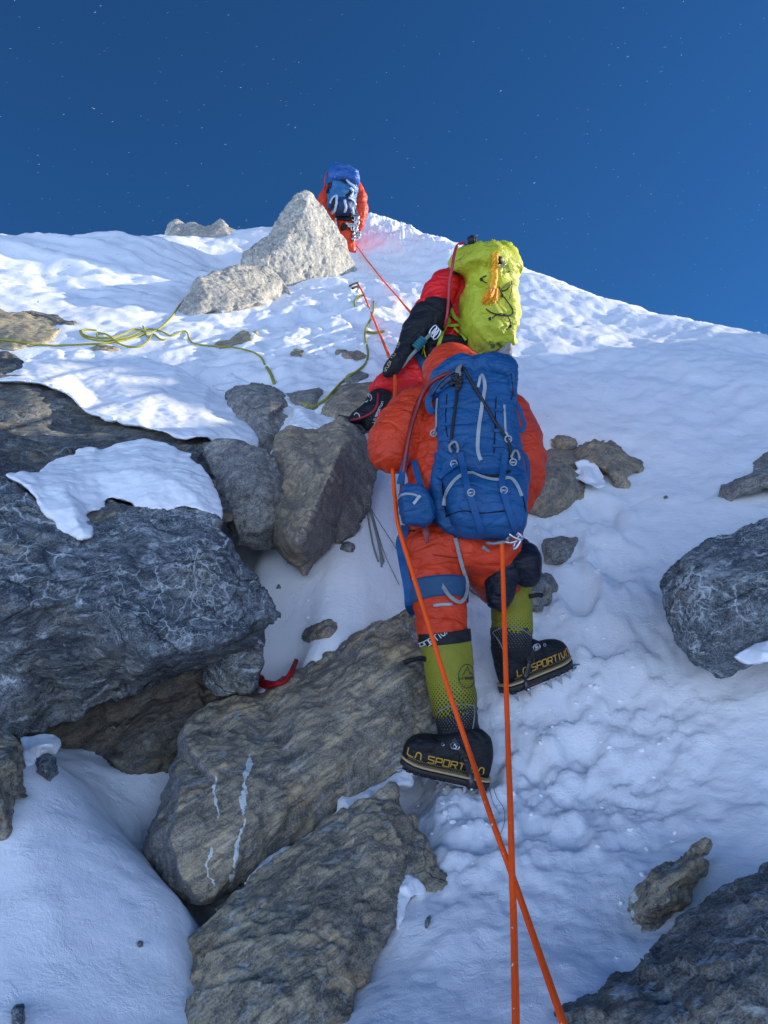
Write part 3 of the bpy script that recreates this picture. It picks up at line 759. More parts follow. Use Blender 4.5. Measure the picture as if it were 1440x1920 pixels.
# left, below the great boulder
rock('flat_rock', 'big tan-grey schist slab left of the near boot with white streaks',
     [(340,1390,2.68),(352,1362,2.73),(372,1340,2.77),(400,1320,2.82),(440,1310,2.86),(480,1306,2.9),(510,1290,2.94),(560,1264,2.98),(610,1230,3.02),(650,1205,3.05),(690,1180,3.07),(730,1165,3.07),(775,1150,3.07),(800,1200,2.98),(822,1290,2.86),(826,1370,2.74),(790,1410,2.68),(750,1442,2.64),(705,1470,2.60),(640,1512,2.54),(560,1572,2.44),(500,1612,2.37),(440,1660,2.28),(412,1682,2.24),(385,1691,2.20),(330,1690,2.17),(290,1662,2.22),(272,1612,2.30),(280,1562,2.38),(310,1510,2.48),(322,1440,2.60)],
     [(350,1395,2.50),(338,1480,2.36),(332,1560,2.22),(345,1620,2.15),(375,1672,2.12),(450,1400,2.54),(560,1330,2.70),(680,1260,2.82),(760,1280,2.78),(700,1380,2.62),(600,1450,2.48),(480,1540,2.32),(420,1480,2.36),(420,1610,2.20),(540,1420,2.52),(620,1340,2.66)],
     SCHIST_VEINED, thick=.6, shrink=.85, seed=151, facet=.30, fine=1.3, voxel=.009, strata=(-.45, .35, .8), strat_amt=.003, cuts=3, depth=.04)
rock('flat_rock', 'brown schist slab at the bottom edge with rusty and pale patches',
     [(325,2000,1.78),(330,1920,1.88),(338,1840,1.95),(345,1790,2.0),(362,1752,2.04),(400,1702,2.10),(440,1672,2.14),(500,1630,2.22),(540,1597,2.28),(600,1555,2.34),(640,1532,2.38),(690,1502,2.42),(735,1474,2.45),(742,1505,2.42),(765,1535,2.38),(785,1562,2.33),(800,1600,2.28),(830,1640,2.22),(838,1662,2.18),(815,1672,2.17),(790,1668,2.17),(750,1672,2.14),(738,1690,2.10),(742,1728,2.04),(724,1772,1.98),(700,1802,1.94),(690,1842,1.88),(662,1852,1.86),(668,1925,1.78),(672,2000,1.7)],
     [(400,1800,1.88),(450,1720,1.98),(520,1660,2.08),(600,1600,2.18),(700,1545,2.28),(520,1760,1.90),(620,1690,2.0),(680,1640,2.10),(420,1900,1.74),(560,1860,1.76),(640,1780,1.88),(500,1950,1.66),(760,1610,2.22)],
     SCHIST, thick=.6, shrink=.85, seed=157, facet=.45, fine=1.3, voxel=.008, strata=(-.45, .35, .8), strat_amt=.003, cuts=4, depth=.05)
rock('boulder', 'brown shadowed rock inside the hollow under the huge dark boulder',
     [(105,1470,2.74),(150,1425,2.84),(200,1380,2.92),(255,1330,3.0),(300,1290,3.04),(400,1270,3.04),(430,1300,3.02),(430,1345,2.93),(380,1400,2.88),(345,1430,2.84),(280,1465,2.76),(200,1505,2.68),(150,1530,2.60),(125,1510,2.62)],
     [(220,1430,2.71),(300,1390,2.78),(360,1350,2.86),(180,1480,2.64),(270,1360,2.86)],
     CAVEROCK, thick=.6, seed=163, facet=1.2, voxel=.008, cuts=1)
rock('boulder', 'dark upright block propping the right end of the huge dark boulder',
     [(380,1225,2.98),(430,1190,2.98),(496,1160,2.95),(497,1190,2.92),(494,1225,2.88),(488,1262,2.85),(484,1292,2.83),(470,1306,2.84),(440,1300,2.86),(402,1306,2.88),(388,1285,2.92),(384,1258,2.95)],
     [(468,1200,2.84),(462,1290,2.76),(425,1250,2.85),(440,1210,2.9)],
     DARK, thick=.35, seed=167, facet=.8, voxel=.006)
rock('boulder', 'rust and grey rock cut off by the left edge below the huge dark boulder',
     [(-120,1350,2.3),(-40,1362,2.3),(15,1372,2.3),(42,1392,2.3),(48,1440,2.24),(55,1490,2.18),(48,1502,2.17),(36,1492,2.18),(30,1545,2.12),(14,1598,2.06),(6,1645,2.0),(-60,1680,1.98),(-120,1690,2.0)],
     [(-20,1440,2.1),(15,1420,2.14),(0,1520,2.02),(-60,1520,2.0)],
     SCHIST, thick=.4, seed=173, voxel=.006)
rock('stone', 'fist-sized dark stone under the small snow cap in the hollow',
     [(56,1442,2.36),(68,1422,2.38),(88,1414,2.39),(105,1422,2.38),(108,1448,2.35),(96,1470,2.32),(86,1475,2.31),(70,1462,2.33)],
     [(82,1440,2.28),(92,1455,2.27)], DARK, thick=.14, seed=179, voxel=.004)
rock('stone', 'black stone in the snow at the bottom left corner',
     [(18,1905),(30,1886),(42,1884),(48,1905),(44,1935),(22,1935)], mat=DARK, embed=.01, lift=.05, thick=.12, seed=181, voxel=.004)
rock('flat_rock', 'flat tan rock flush with the snow below the ochre boulder',
     [(548,1202),(575,1178),(615,1160),(645,1166),(636,1185),(615,1200),(580,1206)], mat=SCHIST, embed=.015, lift=.035, thick=.2, seed=191, facet=.5, voxel=.006)
rock('stone', 'dark angular stone lying alone on the snow beneath the ochre boulder',
     [(635,1030),(642,1017),(655,1016),(664,1019),(667,1036),(655,1038),(645,1034)], mat=GREYROCK, embed=.01, lift=.05, thick=.12, seed=193, voxel=.004)
rock('stone', 'tiny grey stone near the right end of the huge dark boulder',
     [(517,1104),(523,1094),(528,1103)], mat=GREYROCK, embed=.005, lift=.02, thick=.05, seed=197, voxel=.003)
rock('stone', 'black pebble alone on the smooth snow of the hollow',
     [(256,1772),(261,1764),(268,1766),(268,1774),(261,1777)], mat=DARK, embed=.004, lift=.02, thick=.04, seed=199, voxel=.0025)
rock('stone', 'dark flake of rock in the snow right of the brown bottom slab',
     [(796,1738),(800,1722),(808,1716),(808,1728),(800,1742)], mat=DARK, embed=.004, lift=.02, thick=.05, seed=211, voxel=.003)
rock('stone', 'tiny grey stone in the snow face left of the speckled right-edge rock',
     [(1243,932),(1249,929),(1253,933),(1247,936)], mat=GREYROCK, embed=.006, lift=.03, thick=.06, seed=223, voxel=.004)

# snow lying on the rocks
cap('snow_cap', 'long wind-packed snow cap covering the top of the dark layered slab',
    [(-140,705,4.5),(0,706,4.5),(45,690,4.75),(44,674,5.0),(80,656,5.3),(150,655,5.4),(215,660,5.4),(300,680,5.2),(352,700,5.05),(390,724,4.9),(425,752,4.7),(452,776,4.5),(470,798,4.35),(482,816,4.22),(481,858,3.95),(462,851,3.90),(440,844,3.88),(412,836,3.88),(390,820,3.84),(330,822,3.84),(280,806,3.88),(235,796,3.92),(200,788,3.95),(172,778,3.97),(150,763,4.02),(125,738,4.10),(75,718,4.16),(0,714,4.2),(-140,714,4.25)],
    [(200,700,4.72),(300,740,4.45),(380,775,4.22),(120,690,4.75),(430,805,4.08),(260,765,4.15),(340,790,4.02),(180,740,4.35),(462,830,3.98)],
    thick=.35, shrink=1.0, seed=5, rough=.75, waves=.005, voxel=.011)
cap('snow_cap', 'rounded snow cap lying on top of the huge dark boulder',
    [(8,889,2.93),(40,886,2.98),(70,891,3.02),(78,880,3.1),(96,868,3.2),(118,858,3.26),(142,850,3.32),(138,843,3.36),(160,838,3.4),(190,842,3.42),(215,832,3.5),(270,823,3.55),(310,834,3.5),(338,848,3.42),(360,850,3.38),(352,858,3.35),(384,880,3.25),(398,902,3.18),(411,926,3.1),(420,978,2.92),(396,962,2.92),(370,955,2.92),(330,952,2.93),(300,958,2.90),(258,960,2.90),(246,944,2.95),(226,938,2.98),(206,934,3.0),(196,942,2.98),(205,952,2.94),(176,958,2.9),(156,964,2.86),(174,990,2.74),(172,1008,2.69),(150,1012,2.68),(128,1004,2.7),(105,994,2.72),(104,978,2.75),(82,958,2.79),(62,925,2.85),(40,908,2.88),(18,897,2.91)],
    [(250,880,3.12),(320,900,3.05),(180,890,3.1),(120,910,2.95),(140,960,2.78),(150,990,2.70),(370,930,2.98),(280,930,2.95),(80,915,2.92)],
    thick=.22, shrink=1.0, seed=8, waves=.003, voxel=.008)
cap('snow_cap', 'narrow snow wedge between the rounded grey rock and the ochre boulder',
    [(480,727,4.82),(500,722,4.9),(525,733,4.85),(556,754,4.75),(576,765,4.65),(606,781,4.4),(630,787,4.25),(652,789,4.1),(636,792,4.0),(618,802,3.92),(600,808,3.9),(574,806,3.92),(542,802,3.95),(546,792,4.1),(554,779,4.35),(548,765,4.5),(536,750,4.62),(512,734,4.72)],
    [(580,785,4.12),(560,768,4.4)], thick=.4, shrink=1.0, seed=12, voxel=.009)
cap('snow_cap', 'small peaked snow heap behind the rounded grey rock',
    [(395,722),(415,712),(432,700),(446,708),(470,716),(500,722),(520,735),(490,735),(455,730),(425,738),(405,732)], embed=.02, lift=.10, thick=.3, seed=15, voxel=.01)
cap('snow_cap', 'small drooping snow cap sheltered under the left end of the huge dark boulder',
    [(40,1384,2.45),(70,1380,2.48),(100,1379,2.48),(112,1386,2.46),(115,1398,2.44),(104,1412,2.42),(80,1416,2.40),(62,1432,2.36),(52,1446,2.33),(46,1430,2.34),(44,1405,2.4)],
    [(75,1398,2.36),(95,1395,2.37)], thick=.15, shrink=.9, seed=18, voxel=.004)
cap('snow_cap', 'snow tongue between the two brown schist slabs',
    [(630,1518,2.50),(632,1500,2.52),(622,1492,2.53),(640,1486,2.55),(672,1488,2.55),(705,1476,2.57),(740,1455,2.6),(765,1446,2.62),(770,1470,2.58),(735,1475,2.5),(700,1497,2.44),(660,1520,2.4),(600,1556,2.35),(540,1598,2.30),(500,1626,2.26),(455,1662,2.18),(470,1640,2.24),(510,1606,2.33),(560,1580,2.38),(600,1548,2.44)],
    [(690,1488,2.47),(650,1505,2.46)], thick=.2, shrink=1.0, seed=21, voxel=.005)
cap('snow_cap', 'white patch of snow among the tan rocks right of the near climber',
    [(1066,888),(1082,880),(1076,866),(1092,862),(1120,872),(1132,890),(1138,910),(1118,915),(1100,908),(1085,900)], embed=-.12, lift=.18, thick=.25, seed=24, voxel=.009)
cap('snow_cap', 'thin snow ledge across the foot of the large dark right boulder',
    [(1374,1232,2.46),(1400,1215,2.47),(1440,1200,2.45),(1540,1170,2.4),(1540,1230,2.33),(1440,1242,2.38),(1400,1246,2.42)],
    [(1430,1225,2.38)], thick=.3, shrink=1.0, seed=27, voxel=.006)

cap('snow_cap', 'torn snow patch on the right flank of the brown bottom slab',
    [(736,1650,2.17),(748,1640,2.19),(768,1642,2.18),(790,1655,2.17),(800,1668,2.16),(790,1680,2.14),(768,1682,2.12),(760,1700,2.09),(752,1725,2.05),(744,1745,2.02),(738,1720,2.06),(732,1690,2.1)], [(760,1662,2.13)], thick=.12, shrink=1.0, seed=31, voxel=.004)
cap('snow_cap', 'small oval snow patch stuck on the upper part of the brown bottom slab',
    [(660,1602,2.20),(668,1586,2.22),(690,1574,2.24),(708,1568,2.25),(712,1580,2.23),(696,1594,2.21),(676,1600,2.2)], [(688,1585,2.18)], thick=.10, shrink=1.0, seed=33, voxel=.004)

rock('stone', 'flat brown flake of rock in the gap under the rounded snow cap',
     [(140,985,2.84),(150,962,2.90),(176,950,2.96),(204,945,2.99),(196,935,3.02),(215,936,3.0),(238,946,2.97),(256,960,2.93),(230,980,2.88),(190,992,2.84),(160,1000,2.80)], [(200,962,2.88),(225,958,2.88)], mat=DARKBROWN, thick=.25, seed=229, voxel=.005, cuts=2)

rock('boulder', 'rock added to close the back of the hollow, coloured dark for the shade there',
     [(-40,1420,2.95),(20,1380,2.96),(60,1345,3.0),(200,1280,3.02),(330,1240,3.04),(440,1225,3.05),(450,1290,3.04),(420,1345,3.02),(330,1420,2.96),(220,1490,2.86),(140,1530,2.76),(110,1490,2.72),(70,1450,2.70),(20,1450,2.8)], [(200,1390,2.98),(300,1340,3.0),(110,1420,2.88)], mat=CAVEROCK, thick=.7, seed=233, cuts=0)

# ------------------------------------------------------------------ cloth, rubber and metal
def fabric(name, col, rough=.55, var=.12, weave=1.0, crease=.5, sheen=.0, spec=.3):
    m = NT(name); o = m.O
    n = m.noise(o, 5, 4, .6)
    dk = tuple(c * (1 - var * 1.6) for c in col); lt = tuple(min(1, c * (1 + var)) for c in col)
    c = m.mix(m.ramp(n, [(.3, 0.), (.7, 1.)]), dk, lt)
    fr = m.noise(o, 320, 2, .6)                                   # frost and dust in the weave
    c = m.mix(m.math('MULTIPLY', m.ramp(fr, [(.66, 0.), (.76, 1.)]), .16), c, (.8, .82, .85))
    crs = m.ramp(m.vor(m.warp(m.warp(m.mapping(o, (1.0, 1.0, 2.3), (.2, .35, 0)), 3, .35), 12, .05), 5.5, 'DISTANCE_TO_EDGE'), [(0., 0.), (.13, 1.)])
    wv = m.n('ShaderNodeTexWave'); wv.wave_type = 'BANDS'; m.l(m.mapping(o, (1, 1, 1), (.3, .5, .2)), wv.inputs[0]); wv.inputs['Scale'].default_value = 260
    b1 = m.bump(m.noise(m.mapping(m.warp(o, 5, .12), (1.0, 1.0, 2.4)), 15, 5, .6), crease, .020)
    if crease > .45: b1 = m.bump(crs, .42, .010, b1)
    b2 = m.bump(wv.outputs['Fac'], .10 * weave, .001, b1)
    return m.done(c, rough, b2, spec, **({'Sheen Weight': sheen} if sheen else {}))

def plain(name, col, rough=.5, metal=0.0, spec=.5, bump=.15, scale=60):
    m = NT(name)
    n = m.noise(m.O, scale, 4, .6)
    c = m.mix(n, tuple(x * .75 for x in col), tuple(min(1, x * 1.2) for x in col))
    return m.done(c, m.ramp(n, [(.3, max(.05, rough - .1)), (.7, min(1, rough + .1))]), m.bump(n, bump, .003), spec, Metallic=metal)

ORANGE = fabric('orange_down_fabric', (.62, .046, .011), .45, .10, crease=.55)
ORANGE_TOP = ORANGE
RED = fabric('red_down_fabric', (.74, .016, .018), .42, .12, crease=.55)
BLACKF = fabric('black_fabric', (.010, .011, .014), .6, .2)
NAVYF = fabric('navy_fabric', (.007, .009, .018), .5, .2)
BLUE = fabric('blue_pack_fabric', (.010, .080, .215), .5, .12, crease=.5)
BLUE2 = fabric('steel_blue_pack_fabric', (.030, .14, .30), .5, .12, crease=.5)
COBALT = fabric('cobalt_lid_fabric', (.022, .10, .32), .45, .12)
STRAP = fabric('blue_webbing', (.010, .078, .215), .6, .1, weave=2.5, crease=.1)
TEALBLUE = fabric('slate_blue_webbing', (.022, .075, .16), .6, .1, weave=2.5, crease=.2)
LIME = fabric('lime_pack_fabric', (.47, .50, .035), .5, .08, crease=.55)
LIMESTRAP = fabric('lime_webbing', (.34, .46, .03), .6, .1, crease=.1)
GREYF = fabric('grey_fabric', (.25, .25, .25), .6, .1)
ZIP = plain('grey_zip', (.34, .37, .40), .5)
BLACKCORD = plain('black_cord', (.010, .010, .011), .6)
HOSE = plain('dark_red_hose', (.22, .018, .018), .45)
HOSELIT = plain('sunlit_red_hose', (.42, .03, .05), .45)  # lit copy of the hose, sunlight put into a brighter red
RUBBER = plain('black_rubber', (.012, .012, .013), .55)
TAN = plain('tan_rand', (.42, .30, .16), .5)
GOLD = plain('gold_lettering', (.52, .30, .035), .5)
WHITEPRINT = plain('white_print', (.60, .60, .56), .6)
TANPRINT = plain('tan_print', (.40, .34, .20), .6)
STEEL = plain('steel', (.55, .56, .58), .32, 1.0)
DARKSTEEL = plain('dark_steel', (.06, .06, .065), .4, .6)
REDANO = plain('orange_anodised_metal', (.6, .10, .03), .35, .7)
SKIN = plain('skin', (.45, .24, .15), .6)
ORANGECORD = plain('orange_yellow_cord', (.95, .34, .01), .7)
YELLOWCORD = plain('yellow_cord', (.85, .60, .02), .7)
REDSTRIPE = plain('crimson_zip', (.32, .012, .03), .5)

def rope_material(name, col, fleck, dens=.62):
    m = NT(name)
    uv = m.tc.outputs['UV']
    n = m.n('ShaderNodeTexNoise'); m.l(m.mapping(uv, (5, 90, 1)), n.inputs[0]); n.inputs['Scale'].default_value = 1.0; n.inputs['Detail'].default_value = 1
    br = m.n('ShaderNodeTexWave'); m.l(m.mapping(uv, (3, 160, 1), (0, 0, .5)), br.inputs[0]); br.inputs['Scale'].default_value = 1
    c = m.mix(m.ramp(br.outputs['Fac'], [(.2, 0.), (.7, 1.)]), tuple(x * .86 for x in col), col)
    c = m.mix(m.ramp(n.outputs['Fac'], [(dens, 0.), (dens + .05, 1.)]), c, fleck)
    return m.done(c, .65, m.bump(br.outputs['Fac'], .35, .002), .25)
ROPE = rope_material('orange_rope_sheath', (1.0, .105, .008), (.95, .8, .65), .73)
YROPE = rope_material('yellow_rope_sheath', (.34, .33, .045), (.20, .22, .05), .55)
GREYROPE = rope_material('bleached_cord', (.26, .28, .26), (.4, .4, .38))
REDSLING = rope_material('red_sling', (.32, .008, .015), (.45, .03, .04))

def dots_fabric(name, col, dot, v0, v1, s0, s1, pitch):
    """fabric with a halftone dot print; uv in metres round the leg and along it"""
    m = NT(name); uv = m.tc.outputs['UV']; o = m.O
    n = m.noise(o, 6, 4, .6)
    c = m.mix(m.ramp(n, [(.3, 0.), (.7, 1.)]), tuple(x * .80 for x in col), tuple(x * 1.1 for x in col))
    k = 1 / pitch
    sc = m.n('ShaderNodeSeparateXYZ'); m.l(m.mapping(uv, (k, k, 1), (0, 0, R(45))), sc.inputs[0])
    dx = m.math('SUBTRACT', m.math('FRACT', sc.outputs[0]), .5); dy = m.math('SUBTRACT', m.math('FRACT', sc.outputs[1]), .5)
    dd = m.math('SQRT', m.math('ADD', m.math('MULTIPLY', dx, dx), m.math('MULTIPLY', dy, dy)))
    s = m.n('ShaderNodeSeparateXYZ'); m.l(uv, s.inputs[0])
    mp = m.n('ShaderNodeMapRange'); mp.clamp = True
    m.l(s.outputs[1], mp.inputs['Value'])
    mp.inputs['From Min'].default_value = v0; mp.inputs['From Max'].default_value = v1
    mp.inputs['To Min'].default_value = s0; mp.inputs['To Max'].default_value = s1
    on = m.math('LESS_THAN', dd, mp.outputs['Result'])
    c = m.mix(on, c, dot)
    b1 = m.bump(m.noise(m.mapping(m.warp(o, 5, .12), (1, 1, 2.2)), 16, 4, .6), .5, .018)
    return m.done(c, .6, b1, .3)
GAITER = dots_fabric('moss_green_gaiter_fabric', (.235, .225, .018), (.016, .017, .008), .10, .24, 0.0, .42, .0105)
GAITERLOW = dots_fabric('black_gaiter_fabric', (.010, .011, .014), (.20, .20, .17), .0, .085, .30, 0.0, .0085)

# ------------------------------------------------------------------ shape helpers for people and gear
_ico = None
def ico():
    global _ico
    if _ico is None:
        bm = bmesh.new(); bmesh.ops.create_icosphere(bm, subdivisions=3, radius=1)
        bm.verts.ensure_lookup_table()
        _ico = (np.array([v.co[:] for v in bm.verts]), [tuple(v.index for v in f.verts) for f in bm.faces]); bm.free()
    return _ico

def blobs(chains, n=7):
    """chains of (px, py, metres, rx, ry, rd) in picture pixels, swept into shells"""
    V0, F0 = ico(); V, F = [], []; k = 0
    for ch in chains:
        ch = [c if len(c) == 6 else (c[0], c[1], c[2], c[3], c[3], c[3]) for c in ch]
        st = []
        for a, b in zip(ch, ch[1:]):
            for t in np.linspace(0, 1, n, endpoint=False): st.append(np.array(a) * (1 - t) + np.array(b) * t)
        st.append(np.array(ch[-1], float))
        for s in st:
            c = P(s[0], s[1], s[2]); q = s[3:] * s[2] / FOC
            V.append(c + V0[:, :1] * q[0] * RGT + V0[:, 1:2] * q[1] * UPV + V0[:, 2:] * q[2] * FWD)
            F += [tuple(i + k for i in f) for f in F0]; k += len(V0)
    return np.vstack(V), F

def cloth(V, N, seed, amp=.006, scale=1.0, stretch=3.0):
    """down fabric: soft swell, long folds, short crisp creases"""
    w = V + .05 * np.stack([perlin(V * 5 / scale + i * 9, seed + i) for i in range(3)], 1)
    q = w * np.array([4.0, 4.0, 4.0 * stretch]) / scale
    f1 = fbm(q, 3, seed + 5, .5, True)
    q2 = np.stack([w[:, 0] * 9 + w[:, 2] * 5, w[:, 1] * 9, w[:, 2] * 9 * stretch * .8 - w[:, 0] * 4], 1) / scale
    f2 = np.clip(1 - np.abs(fbm(q2, 2, seed + 9)) * 4.5, 0, 1) * np.clip(perlin(w * 3 / scale, seed + 14) * 2 + .3, 0, 1)
    d = amp * f1 + amp * .6 * fbm(w * 4 / scale, 3, seed + 7) - amp * 1.05 * f2
    return V + N * d[:, None]

def suit(name, chains, mat, parent, voxel, seed, amp=.006, smooth=4, scale=1.0, stretch=2.6):
    V, F = blobs(chains); V, N, F = remesh(V, F, voxel, smooth)
    V = cloth(V, N, seed, amp, scale, stretch)
    o = obj(name, V, F, mat, parent)
    return o, V, F

def frame_along(pts):
    pts = np.asarray(pts, float); T = np.gradient(pts, axis=0); T /= np.linalg.norm(T, axis=1)[:, None] + 1e-12
    up = np.array([0, 0, 1.0])
    if abs(T[0] @ up) > .9: up = np.array([1.0, 0, 0])
    n = np.cross(T[0], up); n /= np.linalg.norm(n); Ns = [n]
    for i in range(1, len(pts)):
        n = Ns[-1] - T[i] * (Ns[-1] @ T[i]); n /= np.linalg.norm(n) + 1e-12; Ns.append(n)
    Ns = np.array(Ns); B = np.cross(T, Ns)
    return T, Ns, B

def resample(pts, step):
    pts = np.asarray(pts, float)
    # Catmull-Rom through the points, then even steps
    q = np.vstack([2 * pts[0] - pts[1], pts, 2 * pts[-1] - pts[-2]]); out = []
    for i in range(1, len(q) - 2):
        for t in np.linspace(0, 1, 12, endpoint=False):
            a, b, c, d = q[i - 1], q[i], q[i + 1], q[i + 2]
            out.append(.5 * (2 * b + (c - a) * t + (2 * a - 5 * b + 4 * c - d) * t * t + (3 * b - a - 3 * c + d) * t ** 3))
    out.append(q[-2]); out = np.array(out)
    L = np.concatenate([[0], np.cumsum(np.linalg.norm(np.diff(out, axis=0), axis=1))])
    n = max(3, int(L[-1] / step) + 1); s = np.linspace(0, L[-1], n)
    return np.stack([np.interp(s, L, out[:, k]) for k in range(3)], 1)

def tube_geo(pts, r, n=8):
    pts = np.asarray(pts, float); r = np.broadcast_to(np.asarray(r, float), (len(pts),))
    T, Nn, B = frame_along(pts); a = np.linspace(0, 2 * math.pi, n + 1)
    L = np.concatenate([[0], np.cumsum(np.linalg.norm(np.diff(pts, axis=0), axis=1))])
    V, UV = [], []
    for i in range(len(pts)):
        for t in a:
            V.append(pts[i] + r[i] * (math.cos(t) * Nn[i] + math.sin(t) * B[i])); UV.append((t / (2 * math.pi), L[i]))
    m = n + 1; F = []
    for i in range(len(pts) - 1):
        for j in range(n): F.append((i * m + j, i * m + j + 1, (i + 1) * m + j + 1, (i + 1) * m + j))
    F.append(tuple(range(n - 1, -1, -1))); e = (len(pts) - 1) * m; F.append(tuple(range(e, e + n)))
    return V, F, UV

class Shape:
    """gathers pieces of one part into one mesh"""
    def __init__(s): s.V, s.F, s.UV = [], [], []
    def add(s, V, F, UV=None):
        k = len(s.V); s.V += [tuple(map(float, v)) for v in V]; s.F += [tuple(i + k for i in f) for f in F]
        s.UV += list(UV) if UV is not None else [(0, 0)] * len(V); return s
    def tube(s, pts, r, n=8): return s.add(*tube_geo(pts, r, n))
    def cord(s, pts, r, step=.01, n=6): return s.tube(resample(pts, step), r, n)
    def ball(s, c, r):
        V0, F0 = ico(); r = np.broadcast_to(np.asarray(r, float), (3,)); return s.add(V0 * r + np.asarray(c), F0)
    def box(s, c, X, Y, Z):
        c, X, Y, Z = map(np.asarray, (c, X, Y, Z))
        V = [c + i * X + j * Y + k * Z for k in (-1, 1) for j in (-1, 1) for i in (-1, 1)]
        return s.add(V, [(0, 2, 3, 1), (4, 5, 7, 6), (0, 1, 5, 4), (2, 6, 7, 3), (0, 4, 6, 2), (1, 3, 7, 5)])
    def ring(s, c, X, Y, r, t, n=20, nn=6):
        X, Y, c = map(np.asarray, (X, Y, c)); pts = [c + r * (math.cos(a) * X + math.sin(a) * Y) for a in np.linspace(0, 2 * math.pi, n)]
        return s.tube(pts, t, nn)
    def ribbon(s, pts, nrm, w, th):
        """flat webbing along pts facing nrm"""
        pts = np.asarray(pts, float); T = np.gradient(pts, axis=0); T /= np.linalg.norm(T, axis=1)[:, None] + 1e-12
        nrm = np.asarray(nrm, float); nrm = np.broadcast_to(nrm, pts.shape)
        S = np.cross(T, nrm); S /= np.linalg.norm(S, axis=1)[:, None] + 1e-12; Nn = np.cross(S, T)
        w = np.broadcast_to(np.asarray(w, float), (len(pts),))[:, None] / 2
        rows = np.stack([pts - S * w, pts + S * w, pts + S * w + Nn * th, pts - S * w + Nn * th], 1)
        V = rows.reshape(-1, 3); F = []
        for i in range(len(pts) - 1):
            for j in range(4): F.append((i * 4 + j, i * 4 + (j + 1) % 4, i * 4 + 4 + (j + 1) % 4, i * 4 + 4 + j))
        e = (len(pts) - 1) * 4; F += [(3, 2, 1, 0), (e, e + 1, e + 2, e + 3)]
        return s.add(V, F)
    def build(s, name, mat, parent=None, smooth=True, uv=False): return obj(name, s.V, s.F, mat, parent, smooth, uv=s.UV if uv else None)

def loft(rings, n=32, cap=True):
    """rings: (centre, axis u, axis v, exponent) -> closed surface; uv in metres"""
    V, UV, F = [], [], []; L = 0; prev = None
    for (c, u, v, e) in rings:
        c, u, v = map(np.asarray, (c, u, v))
        if prev is not None: L += np.linalg.norm(c - prev)
        prev = c; rad = (np.linalg.norm(u) + np.linalg.norm(v)) / 2
        for t in np.linspace(0, 2 * math.pi, n + 1):
            cx, sx = math.cos(t), math.sin(t)
            cx = math.copysign(abs(cx) ** (2 / e), cx); sx = math.copysign(abs(sx) ** (2 / e), sx)
            V.append(c + u * cx + v * sx); UV.append((t * rad, L))
    m = n + 1
    for i in range(len(rings) - 1):
        for j in range(n): F.append((i * m + j, i * m + j + 1, (i + 1) * m + j + 1, (i + 1) * m + j))
    if cap:
        F.append(tuple(range(n - 1, -1, -1))); e = (len(rings) - 1) * m; F.append(tuple(range(e, e + n)))
    return V, F, UV

def interp_rows(rows, n):
    rows = np.array(rows, float); t = np.concatenate([[0], np.cumsum(np.linalg.norm(np.diff(rows[:, :2], axis=0), axis=1) + 1e-6)])
    s = np.linspace(0, t[-1], n); out = []
    from_ = rows
    for k in range(rows.shape[1]):
        out.append(np.interp(s, t, from_[:, k]))
    out = np.stack(out, 1)
    for _ in range(2): out[1:-1] = .25 * out[:-2] + .5 * out[1:-1] + .25 * out[2:]
    return out

def bag(rows, n=36, exp=3.2, count=44, skew=0.0):
    """rows: (py, left px, right px, front metres, back metres) -> a stuffed sack"""
    rows = interp_rows(rows, count); rings = []
    for (py, xl, xr, df, db) in rows:
        dc = (df + db) / 2; c = P((xl + xr) / 2, py, dc)
        rings.append((c, (RGT + FWD * skew) * (xr - xl) / 2 * (dc if skew else .35 * df + .65 * dc) / FOC, (FWD - RGT * skew) * (db - df) / 2 / math.sqrt(1 + skew * skew), exp))
    return loft(rings, n)

class Skin:
    """a surface one can lay webbing, zips and prints on, found along lines of sight"""
    def __init__(s, V, F): s.t = bvh_of(V, F)
    def at(s, px, py, off=.004, d=None):
        v = Vector(P(px, py, 1.0)).normalized()
        h = s.t.ray_cast(Vector((0, 0, 0)), v)
        if h[0] is None:
            nr = s.t.find_nearest(Vector(P(px, py, d if d else 3.0)))
            return np.array(nr[0]) + np.array(nr[1]) * off, np.array(nr[1])
        nn = np.array(h[1])
        if nn @ np.array(v) > 0: nn = -nn
        return np.array(h[0]) + nn * off, nn
    def line(s, pts, off=.004, step=6, smooth=2, d=None):
        q = resample([(p[0], p[1], 0) for p in pts], step)
        a = [s.at(x, y, off, d) for x, y, _ in q]
        p = np.array([k[0] for k in a]); n = np.array([k[1] for k in a])
        for _ in range(smooth):
            p[1:-1] = .25 * p[:-2] + .5 * p[1:-1] + .25 * p[2:]; n[1:-1] = .25 * n[:-2] + .5 * n[1:-1] + .25 * n[2:]
        return p, n

